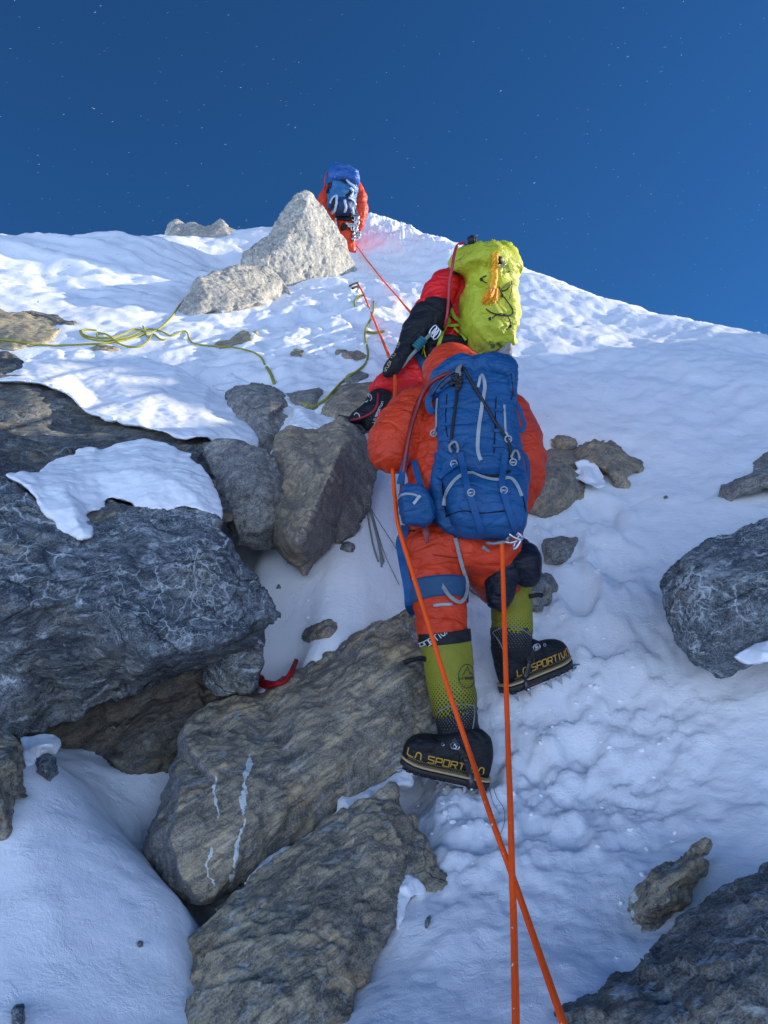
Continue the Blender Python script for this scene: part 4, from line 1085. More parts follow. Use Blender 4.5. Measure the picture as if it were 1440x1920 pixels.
GLYPH = {
 'L': [[(0, 1), (0, 0), (1, 0)]], 'A': [[(0, 0), (.1, .8), (.3, 1), (.7, 1), (.9, .8), (1, 0)]],
 'S': [[(1, 1), (0, 1), (0, .55), (1, .48), (1, 0), (0, 0)]], 'P': [[(0, 0), (0, 1), (1, 1), (1, .45), (0, .45)]],
 'O': [[(0, 0), (0, 1), (1, 1), (1, 0), (0, 0)]], 'R': [[(0, 0), (0, 1), (1, 1), (1, .5), (.1, .5)], [(.55, .5), (1, 0)]],
 'T': [[(0, 1), (1, 1)], [(.5, 1), (.5, 0)]], 'I': [[(.5, 1), (.5, 0)]], 'V': [[(0, 1), (.12, .2), (.35, 0), (.65, 0), (.88, .2), (1, 1)]],
 'D': [[(0, 0), (0, 1), (.8, 1), (1, .8), (1, .2), (.8, 0), (0, 0)]], 'E': [[(1, 1), (0, 1), (0, 0), (1, 0)], [(0, .5), (.8, .5)]],
 'J': [[(1, 1), (1, 0), (0, 0), (0, .3)]], 'X': [[(0, 0), (1, 1)], [(0, 1), (1, 0)]], ' ': [],
}
WID = {'I': .45, ' ': .55}
def strokes_of(text, h, w, gap):
    out = []; x = 0
    for ch in text:
        ww = w * WID.get(ch, 1.0)
        for st in GLYPH[ch]: out.append([(x + p[0] * ww, p[1] * h) for p in st])
        x += ww + gap
    return out, x - gap

def print_on(shape, strokes, place, th, off=.0012, step=.004):
    """strokes in metres laid through place(u, v, off) -> (point, normal)"""
    k = 0
    for st in strokes:
        for a, b in zip(st, st[1:]):
            a, b = np.array(a), np.array(b); L = np.linalg.norm(b - a)
            if L < 1e-9: continue
            t = (b - a) / L; a2, b2 = a - t * th * .45, b + t * th * .45
            n = max(2, int((L + th) / step) + 1)
            pts, nr = [], []
            for s in np.linspace(0, 1, n):
                q = a2 * (1 - s) + b2 * s; p, nn = place(q[0], q[1], off + .00015 * (k % 5)); pts.append(p); nr.append(nn)
            shape.ribbon(np.array(pts), np.array(nr), th, .0006); k += 1
    return shape

def plane_place(skin_bvh, o, X, Y, Nn, reach=.25):
    o, X, Y, Nn = map(np.asarray, (o, X, Y, Nn))
    def f(u, v, off):
        q = o + X * u + Y * v + Nn * reach
        h = skin_bvh.ray_cast(Vector(q), Vector(-Nn), reach * 2)
        if h[0] is None:
            nr = skin_bvh.find_nearest(Vector(o + X * u + Y * v)); return np.array(nr[0]) + Nn * off, Nn
        n2 = np.array(h[1]); n2 = n2 if n2 @ Nn > 0 else -n2
        return np.array(h[0]) + n2 * off, n2
    return f

def unit(v): v = np.asarray(v, float); return v / np.linalg.norm(v)

# ------------------------------------------------------------------ mountaineering boot with crampon
def boot(parent, heel, toe, upv, toe_left, letters=True, label=None):
    heel, toe = np.asarray(heel), np.asarray(toe)
    L = np.linalg.norm(toe - heel); X = unit(toe - heel); Z = unit(np.asarray(upv) - X * (np.asarray(upv) @ X))
    S = np.cross(X, Z);  S = S if S @ (-heel) > 0 else -S          # S: the flank one sees
    def at(x, y, z): return heel + X * (x * L) + S * (y * L) + Z * (z * L)
    prof = [(0.0, .095, .36), (.015, .12, .43), (.06, .150, .52), (.16, .168, .58), (.30, .172, .60), (.42, .170, .56), (.53, .172, .49), (.64, .175, .405), (.76, .172, .40), (.86, .158, .375), (.93, .128, .335), (.98, .085, .275), (1.0, .045, .215)]
    pr = np.array(prof); xs = np.concatenate([np.linspace(0, .06, 5)[:-1], np.linspace(.06, .86, 26)[:-1], np.linspace(.86, 1, 9)])
    hw = np.interp(xs, pr[:, 0], pr[:, 1]); zt = np.interp(xs, pr[:, 0], pr[:, 2])
    for _ in range(2): zt[1:-1] = .25 * zt[:-2] + .5 * zt[1:-1] + .25 * zt[2:]
    rings = []
    for x, w, z in zip(xs, hw, zt):
        z0 = .075; rings.append((at(x + .02 * (1 - x), 0, (z + z0) / 2), S * w * L, Z * (z - z0) / 2 * L, 2.7))
    V, F, UV = loft(rings, 36)
    V = np.array(V)
    up = obj('boot', V, F, BLACKF, parent)
    if label: up['label'] = label
    sk = bvh_of(V, F)
    def slab(z0, z1, grow, mat, name, lugs=False):
        r = []
        for x, w in zip(xs, hw):
            xx = (x - .5) * (1 + grow * .16) + .5
            lift = .035 * max(0, (x - .72) / .28) ** 2
            r.append((at(xx, 0, (z0 + z1) / 2 + lift), S * (w * (1 + grow) + .004) * L, Z * (z1 - z0) / 2 * L, 7))
        V2, F2, _ = loft(r, 40); sh = Shape(); sh.add(V2, F2)
        if lugs:
            for x in (.05, .13, .21, .52, .62, .72, .82, .9):
                for y in (-.11, .11): sh.box(at(x, y, z0 - .012 + .035 * max(0, (x - .72) / .28) ** 2), X * .028 * L, S * .035 * L, Z * .016 * L)
        return sh.build(name, mat, up, True)
    slab(.0, .062, .06, RUBBER, 'sole', True)
    slab(.066, .096, .075, TAN, 'midsole')
    # crampon: frame rails, cross plates, points, heel lever, straps
    cr = Shape()
    for y in (-.13, .13):
        cr.tube([at(x, y * (1 if x > .1 else .7) * (.85 if x > .85 else 1), -.030 + .035 * max(0, (x - .72) / .28) ** 2) for x in np.linspace(.02, .98, 16)], .014 * L, 4)
        for x, ln in ((.06, .11), (.24, .11), (.55, .12), (.70, .12), (.84, .12)):
            z0 = -.03 + .035 * max(0, (x - .72) / .28) ** 2
            b = at(x, y, z0)
            tip = at(x + .02, y * 1.05, z0 - ln)
            cr.add([b + X * .045 * L, b - X * .045 * L, b + S * .02 * L, b - S * .012 * L, tip], [(0, 2, 4), (2, 1, 4), (1, 3, 4), (3, 0, 4), (0, 3, 1, 2)])
        for x, z in ((.97, .0), (.955, -.035)):
            b = at(x, y * .55, z); tip = at(x + .16, y * .62, z - .025)
            cr.add([b + Z * .03 * L, b - Z * .03 * L, b + S * .018 * L, b - S * .018 * L, tip], [(0, 2, 4), (2, 1, 4), (1, 3, 4), (3, 0, 4), (0, 3, 1, 2)])
    for x in (.12, .62, .85): cr.box(at(x, 0, -.032 + .035 * max(0, (x - .72) / .28) ** 2), X * .03 * L, S * .13 * L, Z * .006 * L)
    cr.build('crampon', STEEL, up, False)
    ba = Shape(); ba.box(at(.36, 0, -.035), X * .13 * L, S * .05 * L, Z * .010 * L); ba.build('crampon_bar', REDANO, up, False)
    # the lever bar that climbs from the heel of the crampon over the flank to the instep strap
    pl = plane_place(sk, at(0, 0, 0), X * L, Z * L, S, .3)
    def on(x, z, off=.006):
        p, n = pl(x, z, off); return p
    lv = Shape()
    lp = [at(.20, .185, -.03), at(.215, .19, .05), on(.25, .14, .010), on(.30, .23, .009), on(.335, .29, .009)]
    lq = resample(lp, .006); lv.ribbon(lq, np.tile(S, (len(lq), 1)), np.linspace(.075, .05, len(lq)) * L, .004)
    lv.ball(at(.20, .20, -.018), .026 * L)
    lv.build('crampon_lever', DARKSTEEL, up, True)
    rv = Shape(); rv.ball(at(.20, .208, -.018), .022 * L); rv.build('rivet', STEEL, up)
    st = Shape()
    sp_ = [on(.335, .29, .006), on(.39, .35, .006), on(.46, .41, .006), on(.50, .45, .004)]
    stq = resample(sp_, .006); st.ribbon(stq, np.tile(S, (len(stq), 1)), .05 * L, .003)
    st.ring(on(.34, .29, .012), X, Z, .045 * L, .010 * L)
    st.build('crampon_strap', RUBBER, up, False); st = Shape()
    tb = [at(.995, .05, .14), at(.90, .125, .20), at(.80, .150, .27), at(.72, .12, .35)]
    st.cord(tb, .012 * L, .006)
    st.build('toe_bail', RUBBER, up)
    bk = Shape(); c = on(.47, .395, .010)
    for a in (0, 1):
        bk.ring(c + X * (.03 * a - .01) * L, unit(X + Z * .4), unit(Z - X * .4), .034 * L, .006 * L, 14, 5)
    bk.tube([c - Z * .04 * L - X * .02 * L, c + Z * .035 * L + X * .02 * L], .006 * L, 5)
    bk.ring(on(.60, .37, .008), X, Z, .016 * L, .005 * L, 12, 5)
    bk.build('buckle', STEEL, up)
    if letters:
        tw = .80
        strokes, wd = strokes_of('LA SPORTIVA', .075, .062, .021)
        x0, x1 = (.95, .10) if toe_left else (.15, .93)
        def place(u, v, off):
            f = u / wd; x = x0 + (x1 - x0) * f
            return pl(x, .150 + v * (1.0 - .15 * abs(x - .5)) + .03 * max(0, (x - .6) / .4) ** 2, off)
        k = (abs(x1 - x0) / wd)
        pr_ = Shape(); print_on(pr_, strokes, place, .0125 * L, .0015, .012); pr_.build('lettering', GOLD, up, False)
        ds = Shape()
        for r in range(3):
            for i in range(34):
                x = .12 + i * .0245 + (r % 2) * .012; z = .135 - r * .014 + .03 * max(0, (x - .6) / .4) ** 2
                if x > .93: continue
                p, n = pl(x, z, .001)
                q = .0058 * L * (1.05 - .15 * r)
                e = unit(np.cross(n, Z)); g = np.cross(e, n)
                ds.add([p + e * q * math.cos(t) + g * q * math.sin(t) + n * .0004 for t in np.linspace(0, 2 * math.pi, 7)[:-1]], [tuple(range(6))])
        ds.build('dot_print', TANPRINT, up, False)
    return up, at

def leg_tube(rows, exp=2.0, n=40, count=30, squash=1.0, squash_end=None):
    """rows: (centre px, py, metres, radius px) down a leg -> loft"""
    rows = interp_rows(rows, count)
    cs = np.array([P(r[0], r[1], r[2]) for r in rows]); T, _, _ = frame_along(cs); rings = []
    for k, (c, t, r) in enumerate(zip(cs, T, rows)):
        sq = squash if squash_end is None else squash + (squash_end - squash) * (k / (len(rows) - 1))
        u = RGT - t * (RGT @ t); u /= np.linalg.norm(u); v = np.cross(t, u)
        rr = r[3] * r[2] / FOC
        rings.append((c, u * rr, v * rr * sq, exp))
    V, F, UV = loft(rings, n)
    return np.array(V), F, UV

def smooth_normals(V, F):
    me = bpy.data.meshes.new('t'); me.from_pydata([tuple(v) for v in V], [], F); me.update()
    N = np.empty(len(V) * 3, np.float32); me.vertices.foreach_get('normal', N); bpy.data.meshes.remove(me)
    return N.reshape(-1, 3).astype(float)

# ================================================================== the near climber
ctr = lambda pts, k: pts
def near_climber():
    p = thing('person', 'climber in an orange-red down suit with moss green gaiters, nearest the camera', 'person', P(900, 1400, 2.78))
    chains = [
        [(866,1025,2.90,108,50,66),(864,975,2.93,104,55,66),(864,910,2.97,100,60,68),(868,850,3.02,98,60,74),(874,800,3.06,98,55,76),(880,765,3.11,92,50,68)],
        [(876,745,3.14,60,45,55),(858,712,3.22,56,52,54),(849,700,3.25,53,53,56)],
        [(800,772,3.10,52,48,50),(776,784,3.07,50,50,50),(752,806,3.03,48,48,48),(738,838,3.0,46,47,46)],
        [(738,840,3.0,46,46,46),(748,836,3.15,44,44,44),(752,822,3.35,38,38,38),(756,800,3.5,30,30,30)],
        [(945,780,3.10,50,46,50),(962,815,3.07,48,50,48),(972,858,3.04,49,50,48),(973,890,3.02,48,48,46)],
        [(973,890,3.02,46,46,46),(962,928,2.99,38,38,40),(948,970,2.97,30,30,32),(950,1010,2.95,26,26,28)],
        [(818,1025,2.89,64,50,60),(813,1060,2.86,57,50,56),(817,1100,2.82,51,46,50),(826,1148,2.78,46,42,46),(829,1190,2.745,45,36,44)],
        [(912,1030,2.90,66,46,60),(922,1070,2.95,54,42,50),(934,1096,3.0,42,34,42),(944,1106,3.03,30,24,35)],
    ]
    body, V, F = suit('body', chains, ORANGE, p, .0075, 301, .0085, 5, 1.0, 2.4)
    sk = Skin(V, F)
    # face inside the hood, turned up the slope
    fc = Shape(); c = P(850, 705, 3.30)
    fc.ball(c + FWD * .05, (.075, .085, .10)); fc.ball(c + FWD * .145 - UPV * .01, (.016, .022, .022))
    fc.build('face', SKIN, p)
    g = Shape(); g.add(*loft([(c + FWD * (.115) + RGT * 0 + UPV * z, RGT * .07, FWD * .03, 3) for z in (.005, .02, .05, .065)], 20)[:2]); g.build('goggles', BLACKCORD, p)
    # straps over the suit
    s = Shape(); rows = [(818,1093,2.825,60),(820,1112,2.812,59.5),(822,1132,2.797,57)]
    V2, F2, _ = leg_tube(rows, 2.0, 40, 8, .97); s.add(V2, F2); s.build('leg_loop', TEALBLUE, p)
    s = Shape()
    q, n = sk.line([(752,985),(758,1020),(766,1070),(774,1110),(776,1158)], .006, 6, 2, 2.85); s.ribbon(q - RGT * .012, n * 0 - FWD, .030, .003); s.build('side_strap', STRAP, p, False)
    s = Shape()
    q = resample([sk.at(853,1010,.012,2.85)[0], sk.at(862,1060,.014,2.85)[0], sk.at(868,1092,.016,2.85)[0], sk.at(866,1118,.020,2.85)[0], sk.at(857,1126,.022,2.8)[0], sk.at(842,1118,.016,2.8)[0], sk.at(826,1098,.010,2.8)[0]], .008)
    s.ribbon(q, np.tile(-FWD, (len(q), 1)), .013, .002); s.build('grey_strap', GREYF, p, False)
    s = Shape(); q, n = sk.line([(813,1136),(830,1133),(848,1134)], .004, 4); s.ribbon(q, n, .011, .002); s.build('reflective_stripe', ZIP, p)
    s = Shape()
    for l in ([(757,1000),(762,1030),(768,1062),(778,1092)], [(757,1000),(768,994),(778,996)]):
        q, n = sk.line(l, .002, 5); s.tube(q, .0035, 5)
    s.build('pocket_zip', BLACKCORD, p)
    s = Shape(); q, n = sk.line([(858,1012),(862,1040),(866,1068)], .002, 5); s.tube(q, .0022, 5); s.build('seat_zip', GREYF, p)
    for l in ([(800,722),(783,748),(771,778),(765,806),(766,834)], [(697,868),(704,880),(716,886)], [(812,1040),(850,1046),(868,1042)]):  # suit seams; the armhole one also paints in the shaded crease of the arm
        s = Shape(); q, n = sk.line(l, .001, 5, 2, 2.95); s.tube(q, .0025, 5); s.build('seam', plain('seam_and_crease_shade', (.28, .03, .01), .6), p)
    # gaiters
    for rows, low, cuff, txt, strapx, lab in (
        ([(834,1197,2.735,46.5),(840,1230,2.725,46),(845,1270,2.71,44.5),(850,1310,2.695,42.5),(854,1338,2.685,39.5)], [(855,1330,2.687,40),(858,1360,2.675,38.5),(866,1395,2.672,39),(872,1425,2.675,38)], [(832,1184,2.738,50.5),(834.5,1206,2.733,50)], (786,1206,40), (772,1236), 'left'),
        ([(961,1088,3.03,35),(960,1130,3.01,37),(960,1165,2.995,37.5),(960,1186,2.987,37)], [(959,1180,2.988,37.5),(959,1210,2.975,37.5),(962,1238,2.985,36),(966,1254,2.985,33)], [(962,1080,3.035,39),(961,1097,3.03,39)], (963,1087,36), (1012,1117), 'right')):
        V1, F1, UV1 = leg_tube(rows); N1 = smooth_normals(V1, F1); V1 = cloth(V1, N1, 320 + len(lab), .0035, .8, 2.0)
        ga = obj('gaiter', V1, F1, GAITER, p, uv=UV1)
        V2, F2, UV2 = leg_tube(low, squash=1.0, squash_end=.55); N2 = smooth_normals(V2, F2); V2 = cloth(V2, N2, 330 + len(lab), .003, .8, 2.0)
        obj('gaiter_shell', V2, F2, GAITERLOW, ga, uv=UV2)
        V3, F3, _ = leg_tube(cuff, 2.0, 40, 8); obj('cuff', V3, F3, BLACKF, ga)
        # grey piping at the hem and down the shell
        m = 41; sg = Skin(np.vstack([V1, V2]), list(F1) + [tuple(i + len(V1) for i in f) for f in F2])
        pp = Shape()
        if lab == 'left':
            lines = [[(818,1340),(830,1330),(850,1322),(872,1320),(889,1323)], [(889,1324),(888,1350),(884,1380),(886,1402),(885,1415)]]
        else:
            lines = [[(924,1186),(940,1177),(960,1176),(980,1181),(995,1192)], [(925,1187),(936,1202),(945,1222),(952,1240)]]
        for l in lines:
            q, n = sg.line(l, .002, 3, 2, 2.7); pp.tube(q, .0022, 5)
        pp.build('piping', GREYF, ga)
        # lettering on the cuff
        sc3 = bvh_of(V3, F3)
        if lab == 'left':
            o = P(785, 1221, 2.70); X = unit(P(818, 1196, 2.70) - o); Y = unit(P(779, 1206, 2.70) - o); Y = unit(Y - X * (X @ Y)); st, wd = strokes_of('SPORTIVA', .019, .0145, .0035)
        else:
            o = P(964, 1091, 3.0); X = unit(P(997, 1096, 3.0) - o); Y = unit(P(966, 1079, 3.0) - o); Y = unit(Y - X * (X @ Y)); st, wd = strokes_of('SPORTIVA', .017, .011, .003)
        Nn = unit(np.cross(X, Y)); Nn = Nn if Nn @ -FWD > 0 else -Nn
        pr = Shape(); print_on(pr, st, plane_place(sc3, o, X, Y, Nn), .0028, .0012, .004); pr.build('lettering', WHITEPRINT, ga, False)
        # strap tail
        sx, sy = strapx; tl = Shape()
        if lab == 'left': q = resample([sg.at(800,1236,.004,2.72)[0], P(790,1234,2.70), P(770,1238,2.69), P(757,1242,2.70)], .006)
        else: q = resample([sg.at(990,1118,.004,3.0)[0], P(1000,1117,2.96), P(1012,1115,2.96), P(1016,1118,2.97)], .006)
        tl.ribbon(q, np.tile(-FWD, (len(q), 1)), .017, .004); tl.build('strap_tail', BLACKF, ga)
        if lab == 'left':
            # round mountain emblem with the maker's name
            sb = bvh_of(V1, F1); cx, cy, R_ = 875, 1268, 15.5
            def place(u, v, off, cx=cx, cy=cy):
                a, n = sg.at(cx + u, cy - v, off, 2.7); return a, n
            st = [[(R_ * math.cos(t), 22 * math.sin(t)) for t in np.linspace(.12, 2 * math.pi - .55, 34)],
                  [(-9, 1), (-6, 6), (-5, 5), (-3, 12), (-2, 11), (1, 18), (4, 10), (6, 4), (8, 7), (12, 0)]]
            w_, _ = strokes_of('LA SPORT', 4.2, 3.0, .9)
            st += [[(a - 14.0, b - 6) for a, b in q] for q in w_]
            pr = Shape(); k = 0
            for q in st:
                for a, b in zip(q, q[1:]):
                    pts = [place(a[0] + (b[0] - a[0]) * t, a[1] + (b[1] - a[1]) * t, .001 + .0001 * (k % 4)) for t in (0, .5, 1)]
                    if max(np.linalg.norm(pts[0][0] - pts[1][0]), np.linalg.norm(pts[1][0] - pts[2][0])) < .02:
                        pr.ribbon(np.array([x[0] for x in pts]), np.array([x[1] for x in pts]), .0026, .0005)
                    k += 1
            pr.build('emblem', BLACKCORD, ga, False)
        else:
            pr = Shape()
            q, n = sg.line([(926,1160),(934,1166),(941,1160),(944,1150)], .001, 2, 1, 3.0); pr.ribbon(q, n, .002, .0006); pr.build('emblem', BLACKCORD, ga, False)
    boot(p, P(914, 1471, 2.645), P(749, 1434, 2.645), UPV * .97 + RGT * .12 - FWD * .02, True)
    boot(p, P(945, 1298, 2.955), P(1069, 1247, 3.095), UPV * .97 - RGT * .22 + FWD * .05, False)
    # black mittens: the right one hangs at the knee
    mit = [
        [(962,1028,2.93,32,20,28),(952,1048,2.90,32,24,28),(944,1075,2.87,28,26,25),(938,1102,2.855,23,24,22),(933,1124,2.85,18,18,17)],
        [(972,1035,2.91,34,18,28),(984,1050,2.875,31,24,28),(992,1068,2.875,23,22,24),(985,1082,2.885,18,15,18)],
        [(958,1050,2.885,22,26,20),(972,1072,2.885,24,18,20)],
    ]
    V4, F4 = blobs(mit); V4, N4, F4 = remesh(V4, F4, .006, 3); V4 = cloth(V4, N4, 350, .010, .7, 1.2)
    obj('mitten', V4, F4, NAVYF, p)
    ml = [[(754,806,3.48,28,28,28),(756,792,3.55,26,30,30),(758,778,3.62,20,26,26)]]
    V5, F5 = blobs(ml); V5, N5, F5 = remesh(V5, F5, .007, 3); obj('mitten', V5, F5, NAVYF, p)
    # the cord and carabiner at the seat of the harness
    return p, sk, V, F

NEAR, NEAR_SKIN, NEAR_V, NEAR_F = near_climber()

def near_pack():
    b = thing('backpack', 'tall blue expedition backpack with grey zips on the nearest climber', 'backpack', P(895, 1012, 2.75))
    rows = [(664,905,935,3.02,3.12),(668,885,955,2.98,3.16),(680,872,966,2.93,3.2),(705,840,969,2.88,3.22),(730,815,968,2.85,3.22),(760,808,966,2.82,3.2),(800,811,970,2.79,3.15),(840,814,977,2.76,3.1),(868,815,982,2.74,3.06),(884,816,985,2.735,3.03),(892,818,986,2.70,3.0),(915,822,989,2.655,2.98),(950,830,989,2.635,2.95),(985,838,986,2.645,2.93),(1003,852,976,2.68,2.92),(1011,872,955,2.72,2.90)]
    V, F, UV = bag(rows, 56, 3.6, 80)
    N = smooth_normals(V, F); V = np.array(V)
    q = V * 7; fold = fbm(np.stack([q[:, 0] * .8, q[:, 1], q[:, 2] * 1.6], 1), 3, 401, .55, True)
    V = V + N * (.005 * fold + .004 * fbm(V * 18, 3, 403) - .008 * np.clip(1 - np.abs(fbm(np.stack([V[:, 0] * 9, V[:, 1] * 5, V[:, 2] * 3], 1), 2, 405)) * 5, 0, 1) * np.clip(perlin(V * 5, 406) * 2 + .2, 0, 1))[:, None]
    main = obj('pack_body', V, F, BLUE, b)
    # left half of the lid
    lid, VL, FL = suit('lid', [[(826,724,3.0,20,16,40),(832,706,2.99,26,18,45),(852,692,2.98,30,20,45),(868,686,2.98,26,20,45),(880,690,2.96,20,20,40)],
                               [(820,738,2.95,14,10,34),(850,716,2.93,22,14,36),(870,706,2.92,20,14,34)]], BLUE, b, .006, 411, .005, 3, .6, 1.5)
    lr, VR, FR = suit('lid', [[(884,700,2.96,20,24,40),(905,684,2.96,26,19,42),(926,678,2.97,24,14,42)],
                              [(926,690,2.94,34,20,40),(946,700,2.94,20,14,40),(956,708,2.94,12,22,36),(958,730,2.92,8,22,32)]], BLUE, b, .006, 413, .005, 3, .6, 1.5)
    # hip belt wing and its zipped pocket
    def pouch(name, rows, exp, seed, skew=0.0):
        v, f_, _ = bag(rows, 36, exp, 26, skew); v = np.array(v); v = v + smooth_normals(v, f_) * (.006 * fbm(v * 14, 3, seed, .5, True) + .003 * fbm(v * 40, 2, seed + 1))[:, None]
        return obj(name, v, f_, BLUE, b), v, f_
    wing, VW, FW = pouch('hip_belt', [(850,814,832,2.82,2.95),(875,808,836,2.78,2.94),(905,802,840,2.745,2.93),(940,800,846,2.72,2.92),(965,800,856,2.71,2.92),(985,812,872,2.71,2.9),(1000,832,885,2.725,2.89),(1009,850,885,2.74,2.88)], 2.8, 417)
    pk, VP, FP = pouch('hip_pocket', [(906,764,782,2.70,2.82),(909,756,792,2.68,2.84),(914,750,800,2.665,2.86),(926,746,808,2.66,2.87),(942,745,814,2.655,2.88),(958,746,818,2.655,2.88),(972,749,818,2.66,2.87),(982,752,812,2.665,2.86),(987,756,804,2.68,2.85),(989,762,796,2.70,2.84)], 4.6, 419)
    allV = np.vstack([V, VL, VR, VW, VP]); allF = []; k = 0
    for vv, ff in ((V, F), (VL, FL), (VR, FR), (VW, FW), (VP, FP)):
        allF += [tuple(i + k for i in f) for f in ff]; k += len(vv)
    s = Skin(allV, allF)
    def zipper(pts, w, name='zip'):
        z = Shape(); p_, n = s.line(pts, .003, 4, 3, 2.8); z.ribbon(p_, n, w, .002)
        z.ribbon(p_ + n * .003, n, w * .28, .0015); return z.build(name, ZIP, main, False)
    zipper([(903,703),(908,716),(909,728),(906,745),(902,773),(898,800),(896,820),(895,838),(897,854),(902,863)], .0135)
    zipper([(822,747),(820,773),(820,801)], .0095)
    zipper([(945,760),(946,784),(947,812)], .008)
    zipper([(832,948),(836,930),(844,913),(858,897),(872,889),(885,887)], .016)
    zipper([(885,887),(910,897),(936,901),(952,896),(962,900),(971,915),(977,930)], .014)
    for a, c in (((900,708),(896,728)), ((820,803),(818,816)), ((947,812),(950,822)), ((788,930),(775,945))):
        q, n = s.line([a, ((a[0] + c[0]) / 2, (a[1] + c[1]) / 2), c], .006, 3, 1, 2.75); pulls = Shape(); pulls.ribbon(q, n, .010, .004); pulls.build('zip_pull', ZIP, main, False)
    pulls = Shape(); q = resample([P(854,1012,2.80), P(854,1020,2.79), P(855,1030,2.79)], .004); pulls.ribbon(q, np.tile(-FWD, (len(q), 1)), .009, .004)
    pulls.build('zip_pull', ZIP, main)
    for l in ([(867,690),(862,706),(858,720),(856,750),(852,779),(849,805),(847,826)], [(870,693),(884,718),(904,751),(922,782),(938,807),(948,822),(954,836),(956,862)]):
        q, n = s.line(l, .007, 5, 3, 2.85); cord = Shape(); cord.tube(q, .0060, 7); cord.build('shock_cord', BLACKCORD, main)
    kn = Shape(); c, n = s.at(857, 719, .012)
    for dx, dy in ((-7, 8), (6, 9), (-8, -5), (6, -8), (0, 0), (2, -14), (-1, 12), (8, 0)):
        cc, _ = s.at(857 + dx, 719 - dy, .012, 2.85); kn.ball(cc, .0095)
        kn.cord([c, (c + cc) / 2 - FWD * .008, cc], .006)
    kn.build('cord_knot', BLACKCORD, main)
    lp = Shape(); q, n = s.line([(866,686),(860,700),(857,712)], .010, 4, 1, 2.9); lp.ribbon(q, n, .020, .004); lp.build('lid_loop', GREYF, main)
    for l in ([(826,728),(845,712),(870,700)], [(812,742),(824,722),(842,705),(866,694)]):
        q, n = s.line(l, .005, 5, 3, 2.95); bk = Shape(); bk.tube(q, .0040, 6); bk.build('lid_cord', DARKSTEEL, main)
    def web(name, l, w, off=.006, mat=STRAP, sm=4, d=2.75):
        z = Shape(); q, n = s.line(l, off, 6, sm, d); z.ribbon(q, n, w, .003); return z.build(name, mat, main, False)
    web('strap', [(864,850),(867,870),(871,890),(877,915),(882,932),(889,953),(897,978),(903,1000),(907,1019)], .0225, .008)
    web('strap', [(947,850),(943,880),(940,907),(944,930),(950,950),(959,975),(970,1000),(981,1023)], .022, .008)
    web('strap', [(826,846),(842,858),(855,868)], .020)
    web('strap', [(856,872),(845,884),(822,896)], .022, .008)
    web('strap', [(826,823),(850,826),(868,838)], .016)
    for x0, x1, y in ((829,852,763),(829,850,797),(928,944,771),(925,945,808),(924,946,838)):
        web('gear_loop', [(x0, y), ((x0 + x1) / 2, y + 1), (x1, y - 1)], .011, .005)
    for c0, a, bb in ((852, 842, 11), (964, 858, 9)):
        pts = [s.at(c0 + math.cos(t) * 7, a - math.sin(t) * bb, .012, 2.75)[0] for t in np.linspace(-.9, math.pi + .9, 14)]
        ls = Shape(); ls.ribbon(pts, np.tile(-FWD, (len(pts), 1)), .008, .005); ls.build('axe_loop', GREYF, main, False)
    for x, y in ((882,925),(944,921),(852,873),(960,869),(819,812),(950,826)):
        c, n = s.at(x, y, .012, 2.75); buc = Shape(); buc.ring(c, RGT, UPV, .012, .0025, 12, 5); buc.box(c - n * .004, RGT * .009, UPV * .003, n * .003); buc.build('buckle', ZIP, main)
    for l in ([(862,880),(885,886),(910,893),(935,892),(956,884)], ):
        z = Shape(); q, n = s.line(l, .002, 5, 3); z.tube(q, .0055, 6); z.build('draw_cord', BLACKCORD, main)
    for l in ([(836,968),(854,961),(871,957),(888,961),(904,962),(930,960),(955,957)], [(829,905),(832,940),(838,970)], [(960,900),(978,925),(986,960)], [(838,740),(836,790),(842,830),(856,845)], [(958,700),(962,730),(958,750)], [(930,745),(928,800),(926,850)]):
        q, n = s.line(l, .0012, 5, 2); sm = Shape(); sm.tube(q, .0022, 5); sm.build('seam', NAVYF, main, True)
    for l in ([P(960,742,2.93), P(966,752,2.88), P(974,768,2.86), P(979,784,2.86), P(983,797,2.87), P(976,810,2.86)], [P(970,838,2.90), P(982,850,2.84), P(988,866,2.83), P(990,890,2.84), P(988,910,2.84)]):
        q = resample(l, .008); fr = Shape(); fr.ribbon(q, np.tile(-FWD * .8 + RGT * .6, (len(q), 1)), .020, .003); fr.build('load_strap', STRAP, main, False)
    for l in ([P(812,733,2.93), P(803,752,2.92), P(805,765,2.92), P(812,775,2.90)], [P(764,846,2.93), P(758,870,2.90), P(754,890,2.88), P(749,908,2.86)], [P(776,864,2.92), P(781,884,2.88), P(787,905,2.84), P(792,925,2.80)]):
        q = resample(l, .008); sh = Shape(); sh.ribbon(q, np.tile(-FWD, (len(q), 1)), .024, .003); sh.build('shoulder_strap', STRAP, main, False)
    pz = Shape(); q, n = s.line([(747,938),(755,928),(770,926),(784,930)], .003, 3, 2, 2.72); pz.tube(q, .005, 6)
    q = resample([P(760,928,2.72), P(766,912,2.71), P(776,912,2.70), P(782,930,2.70)], .005); pz.tube(q, .0045, 6)
    pz.build('pocket_rim', ZIP, pk)
    tg = Shape(); q = resample([P(796,982,2.76), P(799,998,2.745), P(801,1018,2.74)], .005); tg.ribbon(q, np.tile(-FWD, (len(q), 1)), np.interp(np.linspace(0, 1, len(q)), [0, .5, 1], [.022, .025, .010]), .003); tg.build('pull_tag', plain('maroon_tag', (.20, .04, .035), .6), main)
    return b, s
NPACK, NPACK_SKIN = near_pack()

